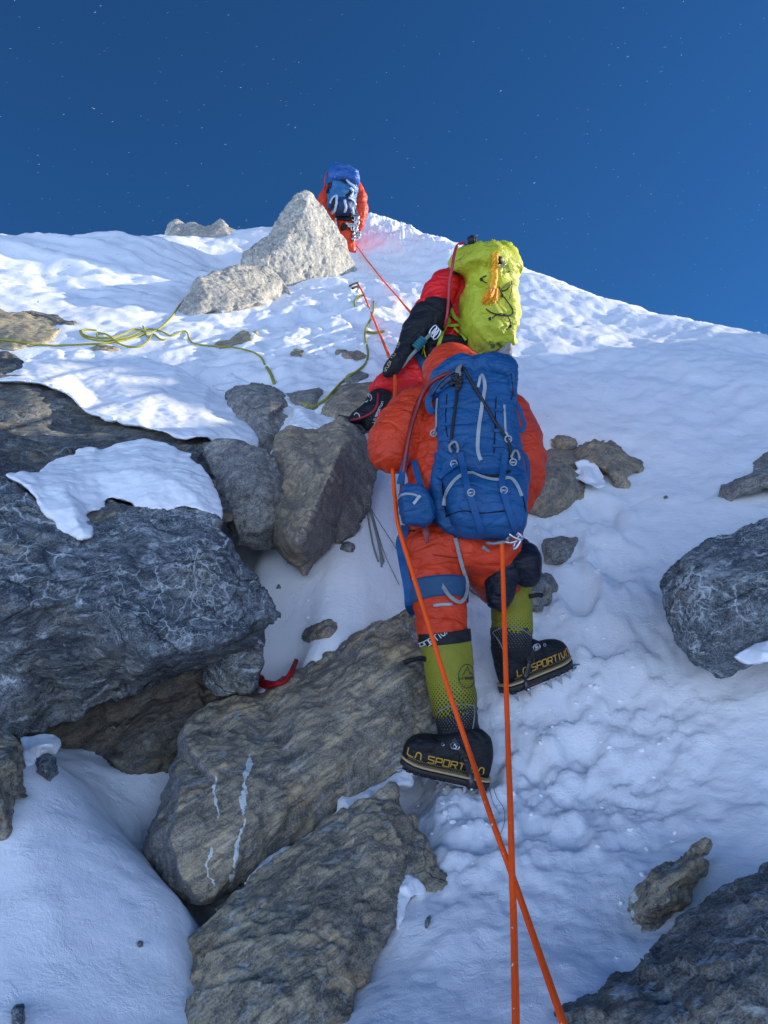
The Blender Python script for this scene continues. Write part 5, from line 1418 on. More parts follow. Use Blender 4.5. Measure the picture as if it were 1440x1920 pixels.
def carabiner():
    t = thing('carabiner', 'steel carabiners clipped to the harness under the blue backpack', 'carabiner', P(960, 1012, 2.72))
    s = Shape(); c = P(962, 1010, 2.70)
    for k, (dx, dy, a) in enumerate(((0, 0, .3), (8, 6, 1.0), (4, -7, -.4))):
        X = unit(RGT * math.cos(a) + UPV * math.sin(a)); Y = unit(FWD * .5 + UPV * .8); cc = c + RGT * dx * .0019 - UPV * dy * .0019 - FWD * .004 * k
        pts = [cc + X * .026 * math.cos(u) + Y * .014 * math.sin(u) for u in np.linspace(0, 2 * math.pi, 20)]
        s.tube(pts, .0048, 7)
    s.build('carabiner_body', STEEL, t)
    g = Shape(); g.cord([P(912,1018,2.74), P(925,1019,2.72), P(940,1017,2.71), P(955,1014,2.70)], .006); g.cord([P(905,1025,2.78), P(925,1040,2.80), P(935,1046,2.82)], .008); g.build('tether', GREYF, t)
carabiner()

def near_hose():
    both = Hits(); both.add(NEAR_V, NEAR_F)
    o = Shape(); pts = [P(848,698,2.90), P(836,702,2.89), P(822,707,2.88), P(808,714,2.87)]
    for x, y in ((796,728),(786,752),(776,780),(768,808),(763,835),(759,862),(756,890),(753,915),(752,934)):
        pts.append(P(x, y, min(both.depth(x, y, 2.9), 2.98) - .016))
    pts = np.array(pts)
    for _ in range(2): pts[1:-1] = .25 * pts[:-2] + .5 * pts[1:-1] + .25 * pts[2:]
    o.cord(pts, .0085, .012, 8)
    tag(o.build('oxygen_hose', HOSE), 'dark red hose curving from the blue backpack down past the orange left sleeve', 'hose')
near_hose()

# ================================================================== the second climber
def second_climber():
    p = thing('person', 'climber in a red and black down suit crouching ahead of the orange one', 'person', P(760, 770, 4.45))
    chains = [
        [(868,530,4.38,34,20,30),(862,560,4.38,36,30,34),(858,600,4.36,40,30,36),(846,640,4.34,44,26,38),(835,665,4.34,46,24,40)],
        [(828,527,4.30,16,15,20),(850,520,4.33,22,16,24),(875,505,4.36,22,20,26)],
        [(836,530,4.28,26,22,26),(822,552,4.25,30,27,28),(812,575,4.22,31,27,28),(803,600,4.20,30,26,28)],
        [(803,600,4.20,29,25,27),(785,615,4.16,24,22,24),(770,640,4.12,17,18,18)],
        [(822,672,4.28,38,32,36),(795,692,4.24,38,30,34),(770,706,4.20,34,27,32),(745,716,4.18,28,22,28),(725,720,4.17,22,17,24),(712,730,4.2,20,15,22)],
        [(860,672,4.36,36,28,34),(872,700,4.42,28,26,30),(884,735,4.5,22,22,24),(890,770,4.6,20,18,20)],
        [(905,520,4.42,24,22,24),(908,512,4.5,20,20,22)],
    ]
    body, V, F = suit('body', chains, RED, p, .0085, 501, .009, 4, .9, 2.2)
    sk = Skin(V, F)
    # black sleeve panel from the upper arm to the wrist
    sl = [[(814,570,4.22,32,9,32),(806,588,4.20,35,20,34),(802,603,4.19,35,27,33),(785,617,4.155,30,25,30),(770,642,4.115,22,20,22)]]
    V2, F2 = blobs(sl); V2, N2, F2 = remesh(V2, F2, .008, 3); V2 = cloth(V2, N2, 507, .005, .8, 2); obj('sleeve', V2, F2, BLACKF, p)
    hd = Shape(); hd.ball(P(905, 515, 4.58), (.10, .11, .12)); hd.build('hood', RED, p)
    # glove with gauntlet
    gl = [[(772,632,4.10,18,10,18),(762,648,4.08,17,14,17),(752,664,4.07,14,12,15)], [(760,660,4.06,16,12,17),(746,676,4.04,16,15,17),(734,692,4.03,15,14,16),(727,700,4.03,10,8,12)]]
    V3, F3 = blobs(gl); V3, N3, F3 = remesh(V3, F3, .005, 2); V3 = cloth(V3, N3, 511, .002, .5, 1)
    g = obj('glove', V3, F3, BLACKF, p); sg = Skin(V3, F3)
    def place(o, x, y):
        def f(u, v, off):
            q = np.array(o) + np.array(x) * u + np.array(y) * v; return sg.at(q[0], q[1], off, 4.03)
        return f
    def ppr(shape, strokes, f, th):
        k = 0
        for q in strokes:
            for a, b in zip(q, q[1:]):
                pt = [f(a[0] + (b[0] - a[0]) * t, a[1] + (b[1] - a[1]) * t, .002 + .0002 * (k % 4)) for t in (0, .5, 1)]
                shape.ribbon(np.array([z[0] for z in pt]), np.array([z[1] for z in pt]), th, .0006); k += 1
    pr = Shape()
    st, _ = strokes_of('TO', 7, 5, 1.5); ppr(pr, st, place((734, 674), (.72, -.80), (-.72, -.55)), .0035)
    pr.build('lettering', TANPRINT, g, False); pr = Shape()
    st, _ = strokes_of('VAJOX', 5.5, 3.6, .8); ppr(pr, st, place((724, 697), (.50, -.87), (-.80, -.40)), .0028)
    pr.build('lettering', TANPRINT, g, False); pr = Shape()
    st, _ = strokes_of('EID', 5, 3.2, .8); ppr(pr, st, place((746, 652), (.50, -.87), (-.70, -.40)), .0028)
    pr.build('lettering', TANPRINT, g, False)
    # harness
    hn = [[(792,656,4.20,12,8,24),(815,645,4.17,20,12,28),(840,640,4.18,22,11,28),(868,642,4.22,18,9,24)], [(806,662,4.15,12,13,20),(818,670,4.15,13,10,20)]]
    V4, F4 = blobs(hn); V4, N4, F4 = remesh(V4, F4, .006, 2); V4 = cloth(V4, N4, 517, .003, .5, 1); hb = obj('harness', V4, F4, BLACKF, p)
    s4 = Skin(np.vstack([V, V4]), list(F) + [tuple(i + len(V) for i in f) for f in F4])
    lg = Shape(); q, n = s4.line([(784,662),(793,680),(803,704)], .006, 3, 1, 4.2); lg.ribbon(q, n, .058, .004); lg.build('leg_loop', TEALBLUE, hb)
    ts = Shape()
    for l in ([(797,648),(795,660),(793,668)], [(797,656),(799,664),(800,668)], [(805,664),(808,670),(811,673)], [(806,667),(804,673)], [(808,668),(812,666)]):
        q, n = s4.line(l, .008, 2, 1, 4.15); ts.tube(q, .0035, 5)
    ts.build('cord_end', YELLOWCORD, hb)
    # gaiter and boot of the bent left leg
    bt = [[(716,738,4.17,19,13,22),(710,750,4.14,23,18,24),(702,764,4.10,22,18,24),(692,774,4.08,21,17,22)], [(702,772,4.08,20,20,20),(698,786,4.06,16,16,18),(692,798,4.06,11,11,14)], [(692,774,4.08,20,17,20),(678,780,4.06,17,14,18),(664,786,4.05,11,9,14)]]
    V5, F5 = blobs(bt); V5, N5, F5 = remesh(V5, F5, .006, 3); V5 = cloth(V5, N5, 523, .002, .6, 1.5)
    b = obj('boot', V5, F5, BLACKF, p); sb = Skin(V5, F5)
    z = Shape(); q, n = sb.line([(709,738),(708,752),(705,764),(698,774),(686,780),(672,785),(657,788)], .003, 3, 2, 4.06); z.ribbon(q, n, .012, .003); z.build('crimson_stripe', REDSTRIPE, b)
    def pl(u, v, off): return sb.at(u, v, off, 4.06)
    for q in ([(692 + 5 * math.cos(t), 746 + 6.5 * math.sin(t)) for t in np.linspace(-2.2, 1.2, 12)], [(677, 757), (683, 752), (688, 755), (690, 751)], [(664, 779), (668, 774), (673, 777), (675, 783)]):
        pr = Shape()
        for a, c in zip(q, q[1:]):
            pt = [pl(a[0] + (c[0] - a[0]) * t, a[1] + (c[1] - a[1]) * t, .003) for t in (0, .5, 1)]; pr.ribbon(np.array([k[0] for k in pt]), np.array([k[1] for k in pt]), .0035, .0008)
        pr.build('logo', WHITEPRINT, b, False)
    pr = Shape()
    st, _ = strokes_of('LA SPORTIVA', 4, 3.2, 1.0); f = lambda u, v, off: sb.at(704 + u * .32, 790 - u * .94 - 0 + v * .0 - 0, off, 4.06)
    o_, x_, y_ = np.array((702., 793.)), np.array((.40, -.92)), np.array((-.92, -.40))
    for q in st:
        for a, c in zip(q, q[1:]):
            pt = []
            for t in (0, .5, 1):
                w = o_ + x_ * (a[0] + (c[0] - a[0]) * t) + y_ * (a[1] + (c[1] - a[1]) * t); pt.append(sb.at(w[0], w[1], .003, 4.06))
            pr.ribbon(np.array([k[0] for k in pt]), np.array([k[1] for k in pt]), .0028, .0008)
    pr.build('lettering', WHITEPRINT, b, False)
    cr = Shape()
    for a, t_ in (((664,788),(634,779)), ((662,790),(640,786)), ((672,797),(655,800)), ((684,806),(676,818))):
        A, B_ = P(a[0], a[1], 4.06), P(t_[0], t_[1], 4.05); cr.tube([A, (A + B_) / 2, B_], [.016, .013, .004], 5)
    cr.tube([P(660,790,4.07), P(672,798,4.07), P(686,806,4.08)], .016, 6)
    cr.build('crampon', DARKSTEEL, b, False)
    rb = [[(890,775,4.6,20,14,22),(900,785,4.66,16,12,24)]]; V6, F6 = blobs(rb); V6, N6, F6 = remesh(V6, F6, .01, 2); obj('boot', V6, F6, BLACKF, p)
    return p, s4
RED_C, RED_SKIN = second_climber()

def lime_pack():
    b = thing('backpack', 'lime yellow roll-top backpack with an orange cord braid on the red climber', 'backpack', P(930, 676, 4.2))
    rows = [(462,895,935,4.24,4.42),(465,878,945,4.18,4.46),(473,864,952,4.12,4.46),(486,859,957,4.08,4.46),(500,856,964,4.06,4.44),(510,860,968,4.06,4.43),(517,870,967,4.10,4.40),(524,879,963,4.10,4.38),(534,880,962,4.09,4.38),(550,874,962,4.05,4.36),(575,871,963,4.02,4.34),(600,871,962,4.0,4.32),(625,875,961,4.0,4.3),(643,882,960,4.02,4.3),(655,893,959,4.06,4.28),(664,912,957,4.10,4.26)]
    V, F, UV = bag(rows, 48, 2.7, 70, .55); V = np.array(V); N = smooth_normals(V, F)
    w = np.stack([V[:, 0] * 7 + V[:, 2] * 2, V[:, 1] * 6, V[:, 2] * 3.0], 1)
    V = V + N * (.012 * fbm(w, 3, 601, .5, True) + .004 * fbm(V * 16, 3, 603) - .016 * np.clip(1 - np.abs(fbm(np.stack([V[:, 0] * 8 + V[:, 2] * 3, V[:, 1] * 6, V[:, 2] * 2.2], 1), 2, 607)) * 4, 0, 1))[:, None]
    main = obj('pack_body', V, F, LIME, b); s = Skin(V, F)
    VB, FB, _ = bag([(650,930,960,4.07,4.3),(662,928,959,4.08,4.28),(674,930,958,4.10,4.26),(680,936,957,4.12,4.24)], 32, 2.8, 16); obj('base_panel', VB, FB, GREYF, b)
    def cordline(l, r=.0042, off=.007):
        q, n = s.line(l, off, 3, 2, 4.05); return q
    c = Shape()
    for l in ([(913,518),(906,520),(903,526),(913,532)], [(958,529),(948,536),(938,545),(944,547),(956,538),(958,531)], [(934,538),(938,548),(942,556),(950,566),(958,577),(962,586),(957,591),(945,592),(929,589),(918,585),(912,579)], [(922,598),(927,592),(938,588),(948,591),(954,599),(955,611),(947,618)], [(958,528),(959,545),(955,560)], [(950,512),(956,507)]):
        c.tube(cordline(l), .0030, 5)
    for x, y in ((940,557),(954,612),(918,600),(904,527)):
        p_, n = s.at(x, y, .012, 4.05); c.ball(p_, (.009, .007, .010))
    c.build('shock_cord', BLACKCORD, main)
    br = Shape(); base = [(925,476),(927,490),(928,505),(926,520),(923,533),(921,546)]
    q, n = s.line(base, .016, 3, 2, 4.05); t = np.linspace(0, 1, len(q)); ph = t * 22
    sd = unit(RGT)
    for k in range(3):
        off = np.sin(ph + k * 2.094); dep = np.cos(2 * (ph + k * 2.094)) * .006
        br.tube(resample(q + sd * (off * .0105 * (0.7 + .5 * t))[:, None] + n * dep[:, None], .006), .0105, 7)
    br.build('cord_braid', ORANGECORD, main)
    ty = Shape()
    for k in range(70):
        a = random.uniform(-1, 1); x0 = 923 + a * 7; L = random.uniform(14, 30)
        x1 = 919 + a * 11 - random.uniform(0, 4)
        q2, n2 = s.line([(x0, 544), ((x0 + x1) / 2, 544 + L * .5), (x1, 544 + L)], .012 + random.uniform(0, .012), 4, 1, 4.05); ty.tube(q2, .0028, 4)
    ty.build('frayed_end', ORANGECORD, main)
    yk = Shape()
    for k in range(2):
        off = np.sin(ph + k * 2.6 + 1.0); dep = np.cos(2 * (ph + k * 2.6)) * .006 + .006
        yk.tube(resample(q + sd * (off * .012)[:, None] + n * dep[:, None], .006), .0045, 6)
    yk.build('yellow_strand', YELLOWCORD, main)
    bk = Shape(); p_, n = s.at(934, 487, .014, 4.08); bk.box(p_, RGT * .011, UPV * .020, n * .006); bk.build('buckle', BLACKCORD, main)
    rg = Shape(); p_, n = s.at(939, 493, .016, 4.08); rg.ring(p_, unit(RGT + UPV * .3), UPV, .016, .003, 16, 5); rg.build('ring', STEEL, main)
    # dark emblem printed near the base
    em = Shape()
    def blob_print(cx, cy, rx, ry, rot, n=14):
        pts = []
        for t_ in np.linspace(0, 2 * math.pi, n, endpoint=False):
            u, v = rx * math.cos(t_), ry * math.sin(t_); pts.append(s.at(cx + u * math.cos(rot) - v * math.sin(rot), cy + u * math.sin(rot) + v * math.cos(rot), .0025, 4.03)[0])
        em.add(pts, [tuple(range(n))])
    blob_print(924, 649, 4.0, 4.2, 0)
    for k_, (x_, y_, r_) in enumerate(((918, 641, 2.2), (921, 644, 2.6), (934, 645, 2.6), (938, 648, 3.2), (942, 651, 3.8), (941, 655, 3.6), (936, 656, 2.6))): blob_print(x_, y_, r_ * 1.25, r_, .5)
    em.build('emblem', plain('olive_print', (.10, .12, .02), .6), main, False)
    # lime waist and compression webbing across the red suit
    m = RED_SKIN
    wb = Shape()
    for l, w_ in (([(846,584),(853,594),(862,604),(868,612)], .020), ([(842,586),(841,596),(844,606)], .014), ([(844,607),(836,618),(827,634),(819,648)], .018), ([(815,623),(828,617),(843,613),(864,612)], .016), ([(852,618),(860,628),(870,638)], .014)):
        q, n = m.line(l, .014, 3, 2, 4.2); wb.ribbon(q, n, w_, .004)
    wb.build('waist_strap', LIMESTRAP, b, False)
    # collar straps, dark clip at the shoulder
    cl = Shape(); q, n = m.line([(848,514),(856,514),(866,514)], .010, 3, 1, 4.28); cl.ribbon(q, n, .016, .005); cl.build('shoulder_clip', BLACKCORD, b)
    return b, s
lime_pack()

def oxygen_set():
    t = thing('oxygen_regulator', 'black oxygen regulator poking out of the top of the lime backpack', 'regulator', P(884, 468, 4.2))
    a = Shape(); c = P(886, 455, 4.22); ax = unit(UPV + RGT * -.12)
    a.tube([c - ax * .05, c - ax * .01, c - ax * .009, c + ax * .030, c + ax * .032, c + ax * .038], [.018, .018, .023, .024, .021, .012], 12)
    for k in range(10):
        an = k * math.pi / 5; d = RGT * math.cos(an) + FWD * math.sin(an); a.tube([c + d * .022 - ax * .006, c + d * .023 + ax * .028], .0038, 5)
    a.build('valve', BLACKCORD, t)
    g = Shape(); g.tube([c - ax * .022 - RGT * .01, c - ax * .018 - RGT * .045], .010, 8); g.ring(c - ax * .055 + RGT * .005 - FWD * .015, RGT, UPV, .016, .005, 14, 6); g.tube([c - ax * .02 - RGT * .03, c - ax * .055 - RGT * .02], .008, 7); g.build('fitting', DARKSTEEL, t)
    w = Shape(); w.tube([c - ax * .05 + RGT * .04, c - ax * .03 + RGT * .058, c - ax * .005 + RGT * .055], [.03, .026, .01], 10); w.build('bottle_neck', plain('frosted_plastic', (.55, .57, .6), .4), t)
    h = Shape(); h.cord([P(870,455,4.20), P(862,457,4.18), P(856,463,4.16), P(852,475,4.14), P(848,500,4.12), P(843,530,4.13), P(841,560,4.13), P(839,585,4.12), P(836,602,4.13), P(832,615,4.16)], .0085, .012, 8)
    tag(h.build('oxygen_hose', HOSELIT), 'red hose running from the black regulator down the red suit', 'hose')
oxygen_set()

def lanyard():
    t = thing('ascender_lanyard', 'grey lanyard with a teal knot between the red glove hand and the harness', 'lanyard', P(765, 680, 4.05))
    a = Shape(); a.cord([P(752,690,4.03), P(768,670,4.03), P(782,655,4.03), P(792,642,4.04), P(806,628,4.06), P(820,616,4.10)], .010, .012, 7); a.build('lanyard_rope', GREYROPE, t)
    k = Shape(); c = P(787, 644, 4.02)
    for i in range(5):
        e = unit(P(796,634,4.02) - P(778,654,4.02)); k.ring(c + e * (.014 * (i - 2)), unit(np.cross(e, FWD)), FWD, .018, .008, 12, 6)
    k.build('knot', plain('teal_cord', (.015, .13, .17), .6), t)
    s = Shape(); d = P(812, 619, 4.06)
    for i in range(3):
        e = unit(P(820,610,4.06) - P(806,630,4.06)); u = [d + e * .030 * math.cos(x) + unit(np.cross(e, FWD)) * .012 * math.sin(x) + RGT * .01 * i - UPV * .012 * i for x in np.linspace(0, 6.283, 16)]; s.tube(u, .0045, 6)
    s.build('karabiner', STEEL, t)
lanyard()

# ================================================================== the far climber
def far_climber():
    p = thing('person', 'distant climber in an orange down suit standing by the pale pinnacle on the ridge', 'person', P(655, 520, 10.9))
    chains = [
        [(648,425,10.9,22,12,22),(646,405,10.95,30,18,26),(645,380,11.0,33,22,28),(644,358,11.05,30,16,24)],
        [(664,352,11.0,14,13,14),(674,372,10.95,13,14,14),(677,398,10.9,12,14,13),(673,416,10.85,11,11,12),(664,430,10.85,9,8,10)],
        [(622,358,11.0,13,12,14),(610,376,10.95,12,14,13),(608,394,10.9,11,12,12),(618,406,10.85,10,9,11),(630,414,10.85,8,8,9)],
        [(640,425,10.9,16,12,16),(648,440,10.85,15,12,15),(655,458,10.82,11,10,12),(657,478,10.82,9,10,10),(655,500,10.85,9,10,10),(652,520,10.9,8,8,9)],
        [(660,425,10.95,13,11,14),(656,445,11.0,12,12,13),(650,470,11.05,10,11,11),(645,500,11.1,9,10,10)],
    ]
    body, V, F = suit('body', chains, ORANGE_TOP, p, .016, 701, .014, 2, 2.0, 2.0); sk = Skin(V, F)
    hd = Shape(); hd.ball(P(642, 338, 11.15), (.11, .12, .13)); hd.build('hood', ORANGE_TOP, p)
    g = Shape()
    for l in ([(668,398),(672,410),(666,420),(668,432),(662,444),(660,452)], [(664,402),(668,414),(664,426),(660,440)], [(648,420),(656,424),(664,420)]):
        q, n = sk.line(l, .03, 2, 1, 10.8); g.tube(q, .02, 6)
    for k in range(14):
        x, y = random.uniform(660, 674), random.uniform(398, 452); x = min(x, 674 - (y - 398) * .2); c, n = sk.at(x, y, .05, 10.8)
        a = random.uniform(0, 3); X = unit(RGT * math.cos(a) + UPV * math.sin(a)); Y = unit(UPV * math.cos(a) - RGT * math.sin(a))
        g.tube([c + X * .045 * math.cos(u) + Y * .022 * math.sin(u) for u in np.linspace(0, 6.283, 12)], .010, 5)
    g.build('harness_gear', STEEL, p)
    hl = Shape(); q, n = sk.line([(633,406),(645,412),(660,410)], .02, 2, 1, 10.8); hl.ribbon(q, n, .06, .02); q, n = sk.line([(650,424),(640,430),(646,420)], .02, 2, 1, 10.8); hl.ribbon(q, n, .04, .02); hl.build('harness', BLACKF, p)
    st = Shape(); q, n = sk.line([(633,408),(632,420),(635,428),(637,436)], .03, 2, 1, 10.8); st.ribbon(q, n, .028, .01); st.build('white_strap', plain('white_webbing', (.6, .62, .66), .6), p)
far_climber()

def far_pack():
    b = thing('backpack', 'light blue and navy backpack worn by the distant climber', 'backpack', P(641, 403, 10.7))
    rows = [(338,622,662,10.66,11.0),(345,618,670,10.62,11.0),(358,615,672,10.58,11.0),(372,611,670,10.54,10.98),(385,612,669,10.53,10.95),(396,618,667,10.56,10.92),(402,625,660,10.62,10.9),(405,632,652,10.68,10.86)]
    V, F, UV = bag(rows, 40, 2.8, 40, .35); V = np.array(V); N = smooth_normals(V, F); V = V + N * (.03 * fbm(V * 4, 4, 711, .6, True))[:, None]
    main = obj('pack_body', V, F, BLUE2, b)
    ld, VL, FL = suit('lid', [[(629,330,10.75,10,12,22),(632,320,10.82,9,6,20)], [(632,322,10.8,8,6,20),(650,322,10.78,14,7,22),(664,328,10.78,9,9,20)], [(640,332,10.7,14,9,22),(662,338,10.72,10,10,22)]], COBALT, b, .014, 713, .02, 2, 1.5, 1.5)
    s = Skin(np.vstack([V, VL]), list(F) + [tuple(i + len(V) for i in f) for f in FL])
    VP, FP, _ = bag([(376,620,660,10.48,10.7),(386,617,662,10.44,10.7),(396,621,660,10.46,10.7),(402,630,652,10.54,10.7)], 30, 2.6, 18); lp = obj('lower_pocket', VP, FP, fabric('navy_pocket_fabric', (.012, .045, .13), .5, .1), b)
    s2 = Skin(np.vstack([V, VP]), list(F) + [tuple(i + len(V) for i in f) for f in FP])
    w = Shape()
    for l in ([(648,340),(656,346),(664,354)], [(622,382),(628,372),(632,372),(631,386),(627,394),(619,400)], [(646,378),(648,388),(646,394)], [(655,372),(660,362),(656,354)], [(652,374),(660,378),(664,384)], [(657,388),(660,400),(658,410)]):
        q, n = s2.line(l, .03, 2, 1, 10.5); w.ribbon(q, n, .032, .012)
    w.build('strap', plain('pale_webbing', (.38, .46, .58), .6), main)
    d = Shape()
    for l in ([(622,336),(620,350),(616,364)], [(640,338),(648,342)], [(650,372),(655,366),(660,362)], [(626,376),(627,388)]):
        q, n = s2.line(l, .025, 2, 1, 10.5); d.ribbon(q, n, .05, .015)
    d.build('dark_strap', BLACKF, main)
    h = Shape(); h.cord([P(624,321,10.75), P(617,321,10.72), P(611,328,10.70), P(609,340,10.70), P(609,354,10.75)], .011, .03, 6)
    tag(h.build('oxygen_hose', HOSELIT), 'thin red hose arching from the top of the distant light blue backpack', 'hose')
far_pack()

# ================================================================== ropes and slings
def on_ground(pts, lift, step=5, d=5.0):
    q = resample([(x, y, 0) for x, y in pts], step); out = []
    for x, y, _ in q:
        v = P(x, y, 1.0); dd = GROUND.depth(x, y, d); out.append(v * dd + np.array([0, -.35, .94]) * lift)
    out = np.array(out)
    for _ in range(2): out[1:-1] = .25 * out[:-2] + .5 * out[1:-1] + .25 * out[2:]
    return out

def taut(name, label, pts, r, mat, sag=0.0, group=None):
    s = Shape(); a = np.array([P(*p) for p in pts])
    q = resample(a, .02) if len(a) > 2 else np.array([a[0] * (1 - t) + a[1] * t for t in np.linspace(0, 1, 60)])
    s.tube(q, r, 10); return tag(s.build(name, mat, uv=True), label, 'rope', group)

taut('rope', 'orange rope hanging straight down from under the blue backpack', [(941,1016,2.715),(943,1080,2.66),(946,1180,2.52),(951,1350,2.26),(957,1520,1.95),(960,1640,1.79),(963,1720,1.70),(968,1960,1.43)], .0080, ROPE)
taut('rope', 'orange rope slanting from the left hip across the nearest climber to the bottom edge', [(736,880,2.93),(741,940,2.82),(748,990,2.76),(775,1080,2.68),(806,1180,2.58),(843,1300,2.46),(880,1410,2.36),(920,1530,2.06),(960,1640,1.88),(1005,1770,1.68),(1062,1935,1.45)], .0080, ROPE)
taut('rope', 'orange rope stretched over the red thigh behind the orange left shoulder', [(740,700,4.05),(741,725,3.85),(740,750,3.6),(739,790,3.4)], .0085, ROPE)
taut('rope', 'orange rope running up from the black glove to the foot of the pale pinnacle', [(729,668,4.1),(724,655,4.6)] + [(x, y, TD(x, y, 8.0) - k) for x, y, k in ((713,629,.35),(700,597,.16),(685,560,.12),(677,543,.12),(671,532,.10))], .009, ROPE)
taut('rope', 'orange rope stretched from the distant climber down to the red climber', [(818,640,4.34),(798,616,4.36),(772,588,4.75)] + [(x, y, TD(x, y, 9.0) - k) for x, y, k in ((758,572,1.2),(745,556,.5),(728,537,.2),(712,518,.14),(698,500,.12),(685,484,.12),(674,468,.12),(664,455,.3))], .0085, ROPE)

def yellow():
    s = Shape(); r = .0085
    main = [(-30,637),(20,641),(60,647),(100,650),(150,648),(200,645),(245,637),(275,626),(295,621),(312,606),(325,592),(336,574),(352,556)]
    s.tube(on_ground(main, .008), r * .95, 8)
    for l in ([(275,626),(255,618),(240,624),(215,634),(185,636),(160,632),(150,622),(165,620),(182,622)], [(150,622),(154,632),(175,640),(210,640),(245,632),(270,620),(292,620),(308,626),(320,633),(332,628),(345,621),(352,626),(354,638),(362,646),(385,650),(420,652),(450,656),(475,663),(490,672),(496,686)],
              [(182,628),(195,627),(208,634),(218,644),(238,652),(262,652),(278,642),(286,626),(296,636),(305,641),(312,638)], [(268,614),(272,624),(276,634)], [(182,632),(181,624),(192,628)]):
        s.tube(on_ground(l, .010), r * .85, 8)
    s.tube(on_ground([(500,692),(508,705),(514,722)], .012, 4), .011, 8)
    tag(s.build('rope', YROPE, uv=True), 'tangled old yellow-green rope lying across the left snowfield', 'rope')
    s = Shape(); r = .0085
    s.tube(on_ground([(700,566),(701,580),(697,596),(688,612),(684,626),(686,642),(690,662),(688,678),(680,690),(664,702),(648,712),(630,730),(614,748),(598,760),(583,764),(566,758)], .008, 4), r, 8)
    tag(s.build('rope', YROPE, uv=True), 'yellow-green rope curving down the snow from the pinnacle to the small dark rock', 'rope')
    s = Shape(); s.tube(on_ground([(686,625),(700,627),(712,626),(721,624)], .015, 3), .010, 7); tag(s.build('rope', YROPE, uv=True), 'short yellow rope end lying level on the snow beside the orange rope', 'rope')
    s = Shape(); s.tube(on_ground([(665,576),(666,564),(671,558),(679,555)], .015, 3), .010, 7); tag(s.build('rope', YROPE, uv=True), 'small yellow rope loop frozen in the snow at the foot of the pinnacle', 'rope')
    s = Shape()
    for l in ([(656,541),(664,537),(671,535)], [(661,546),(668,543),(672,541)]):
        s.tube(on_ground(l, .03, 2, 9.5), .012, 6)
    tag(s.build('sling', BLACKCORD), 'thin dark sling round the right foot of the pinnacle', 'sling')
yellow()

def scraps():
    s = Shape()
    for l in ([(690,950),(697,975),(706,1010),(713,1045),(715,1068)], [(692,952),(700,985),(711,1020),(717,1062)], [(688,962),(694,1000),(700,1030),(709,1058)], [(692,950),(702,990),(712,1030),(719,1058)]):
        s.tube(on_ground(l, .012, 6, 3.5), .0042, 6)
    tag(s.build('cord', GREYROPE, uv=True), 'bundle of bleached grey cords hanging beside the ochre boulder', 'cord')
    s = Shape()
    for l in ([(692,952),(712,985),(735,1020),(752,1050),(765,1080)], [(696,960),(720,1040),(738,1080),(748,1100)]):
        s.tube(on_ground(l, .010, 6, 3.4), .0014, 5)
    tag(s.build('wire', DARKSTEEL), 'two thin dark wires on the snow left of the orange trousers', 'wire')
    s = Shape(); q = on_ground([(488,1286),(500,1292),(520,1290),(535,1284),(545,1270),(552,1255),(556,1244)], .016, 3, 2.9); s.tube(q, np.interp(np.linspace(0, 1, len(q)), [0, .15, .3, 1], [.016, .018, .011, .009]), 8)
    q = on_ground([(492,1282),(488,1276),(486,1284),(492,1291)], .016, 2, 2.9); s.tube(q, .012, 8)
    tag(s.build('sling', REDSLING, uv=True), 'frayed red sling half buried at the top of the big schist slab', 'sling')
    s = Shape(); s.tube(on_ground([(925,1480),(932,1500),(945,1520),(946,1545),(938,1568)], .006, 4, 2.4), .0009, 4); s.tube(on_ground([(918,1484),(925,1510),(938,1530)], .006, 4, 2.4), .0009, 4)
    tag(s.build('thread', DARKSTEEL), 'fine grey thread curling on the snow by the nearest boot heel', 'thread')
scraps()

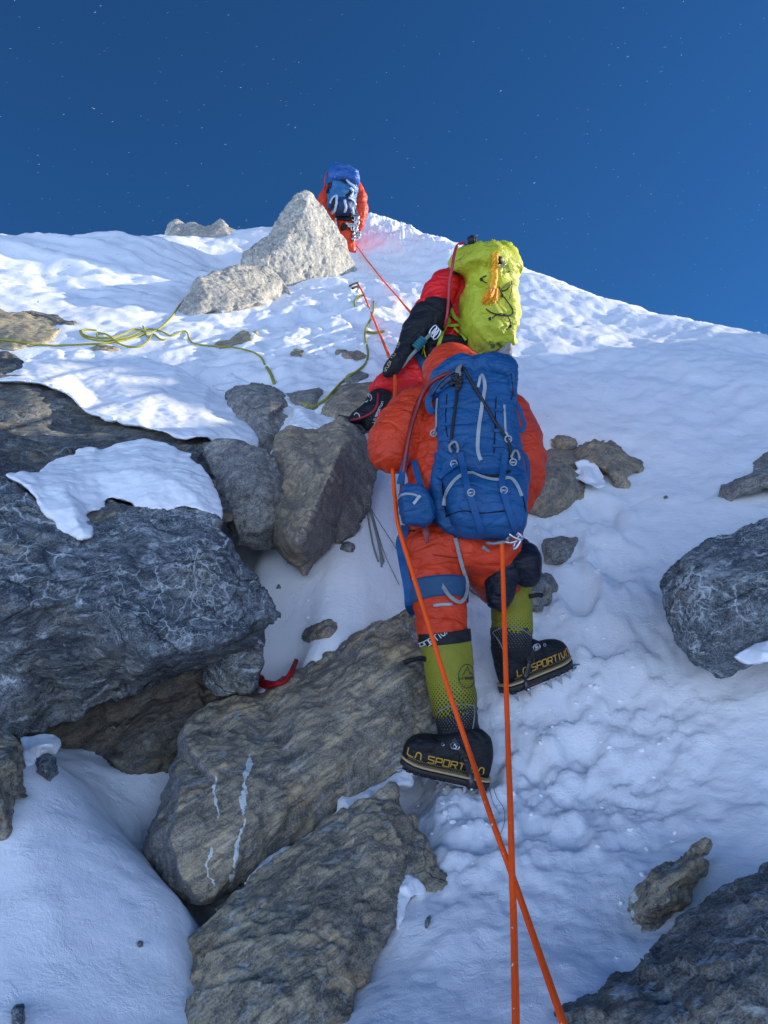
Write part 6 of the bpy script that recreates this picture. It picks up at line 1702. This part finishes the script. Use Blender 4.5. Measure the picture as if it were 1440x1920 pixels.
def spindrift():
    V, F = [], []; k = 0
    tet = np.array([(1, 0, -.3), (-.5, .87, -.3), (-.5, -.87, -.3), (0, 0, 1)], float)
    r_ = np.random.default_rng(12)
    def flake(p, s, ln):
        nonlocal k
        d = unit(np.array([.75, .1, .5]) + r_.normal(size=3) * .25)
        v = tet * s; v = v + np.outer(v @ d, d) * ln
        V.extend(p + v); F.extend([(k, k + 2, k + 1), (k, k + 1, k + 3), (k + 1, k + 2, k + 3), (k + 2, k, k + 3)]); k += 4
    for i in range(800):
        px, py = r_.uniform(-150, 1590), r_.uniform(-100, 640) if r_.random() < .85 else r_.uniform(300, 900)
        d = r_.uniform(2.2, 9.0) if py < 420 else r_.uniform(1.8, 2.5)
        px_r = abs(r_.normal()) * .32 + .18
        flake(P(px, py, d), px_r * d / FOC, r_.uniform(.5, 5.0))
    tag(obj('spindrift_snow', np.array(V), F, plain('ice_grains', (.42, .44, .48), .5), base=np.zeros(3), smooth=False), 'fine snow grains blowing through the air against the blue sky', 'spindrift', kind='stuff')
spindrift()

def crumbs():
    """broken snow kicked loose along the track"""
    r_ = np.random.default_rng(21); V0, F0 = ico(); V, F = [], []; k = 0
    zones = [(980,1330,150,70,90),(1090,1180,90,110,70),(860,1520,110,60,50),(1130,1420,160,120,45),(1060,1020,80,60,40),(640,640,60,50,40),(600,1130,80,40,25),(1180,1620,160,160,30)]
    for zx, zy, wx, wy, n in zones:
        for i in range(n // 2):
            px, py = zx + r_.normal() * wx * .6, zy + r_.normal() * wy * .6
            dd = SNOWH.depth(px, py)
            if dd is None or GROUND.depth(px, py) < dd - .03: continue
            s = abs(r_.normal()) * .0042 + .0018; c = P(px, py, dd)
            v = V0 * s * r_.uniform(.6, 1.3, 3); v = v * (1 + .6 * perlin(V0 * 1.3 + r_.uniform(0, 90, 3), 5))[:, None] * np.array([1, 1, .7])
            V.append(v + c + np.array([0, -.3, .8]) * s * .25); F += [tuple(t + k for t in q) for q in F0]; k += len(V0)
    tag(obj('snow_crumbs', np.vstack(V), F, SNOW_SMOOTH, base=np.zeros(3)), 'crumbs of crust kicked loose along the track', 'snow crumbs', kind='stuff')
crumbs()
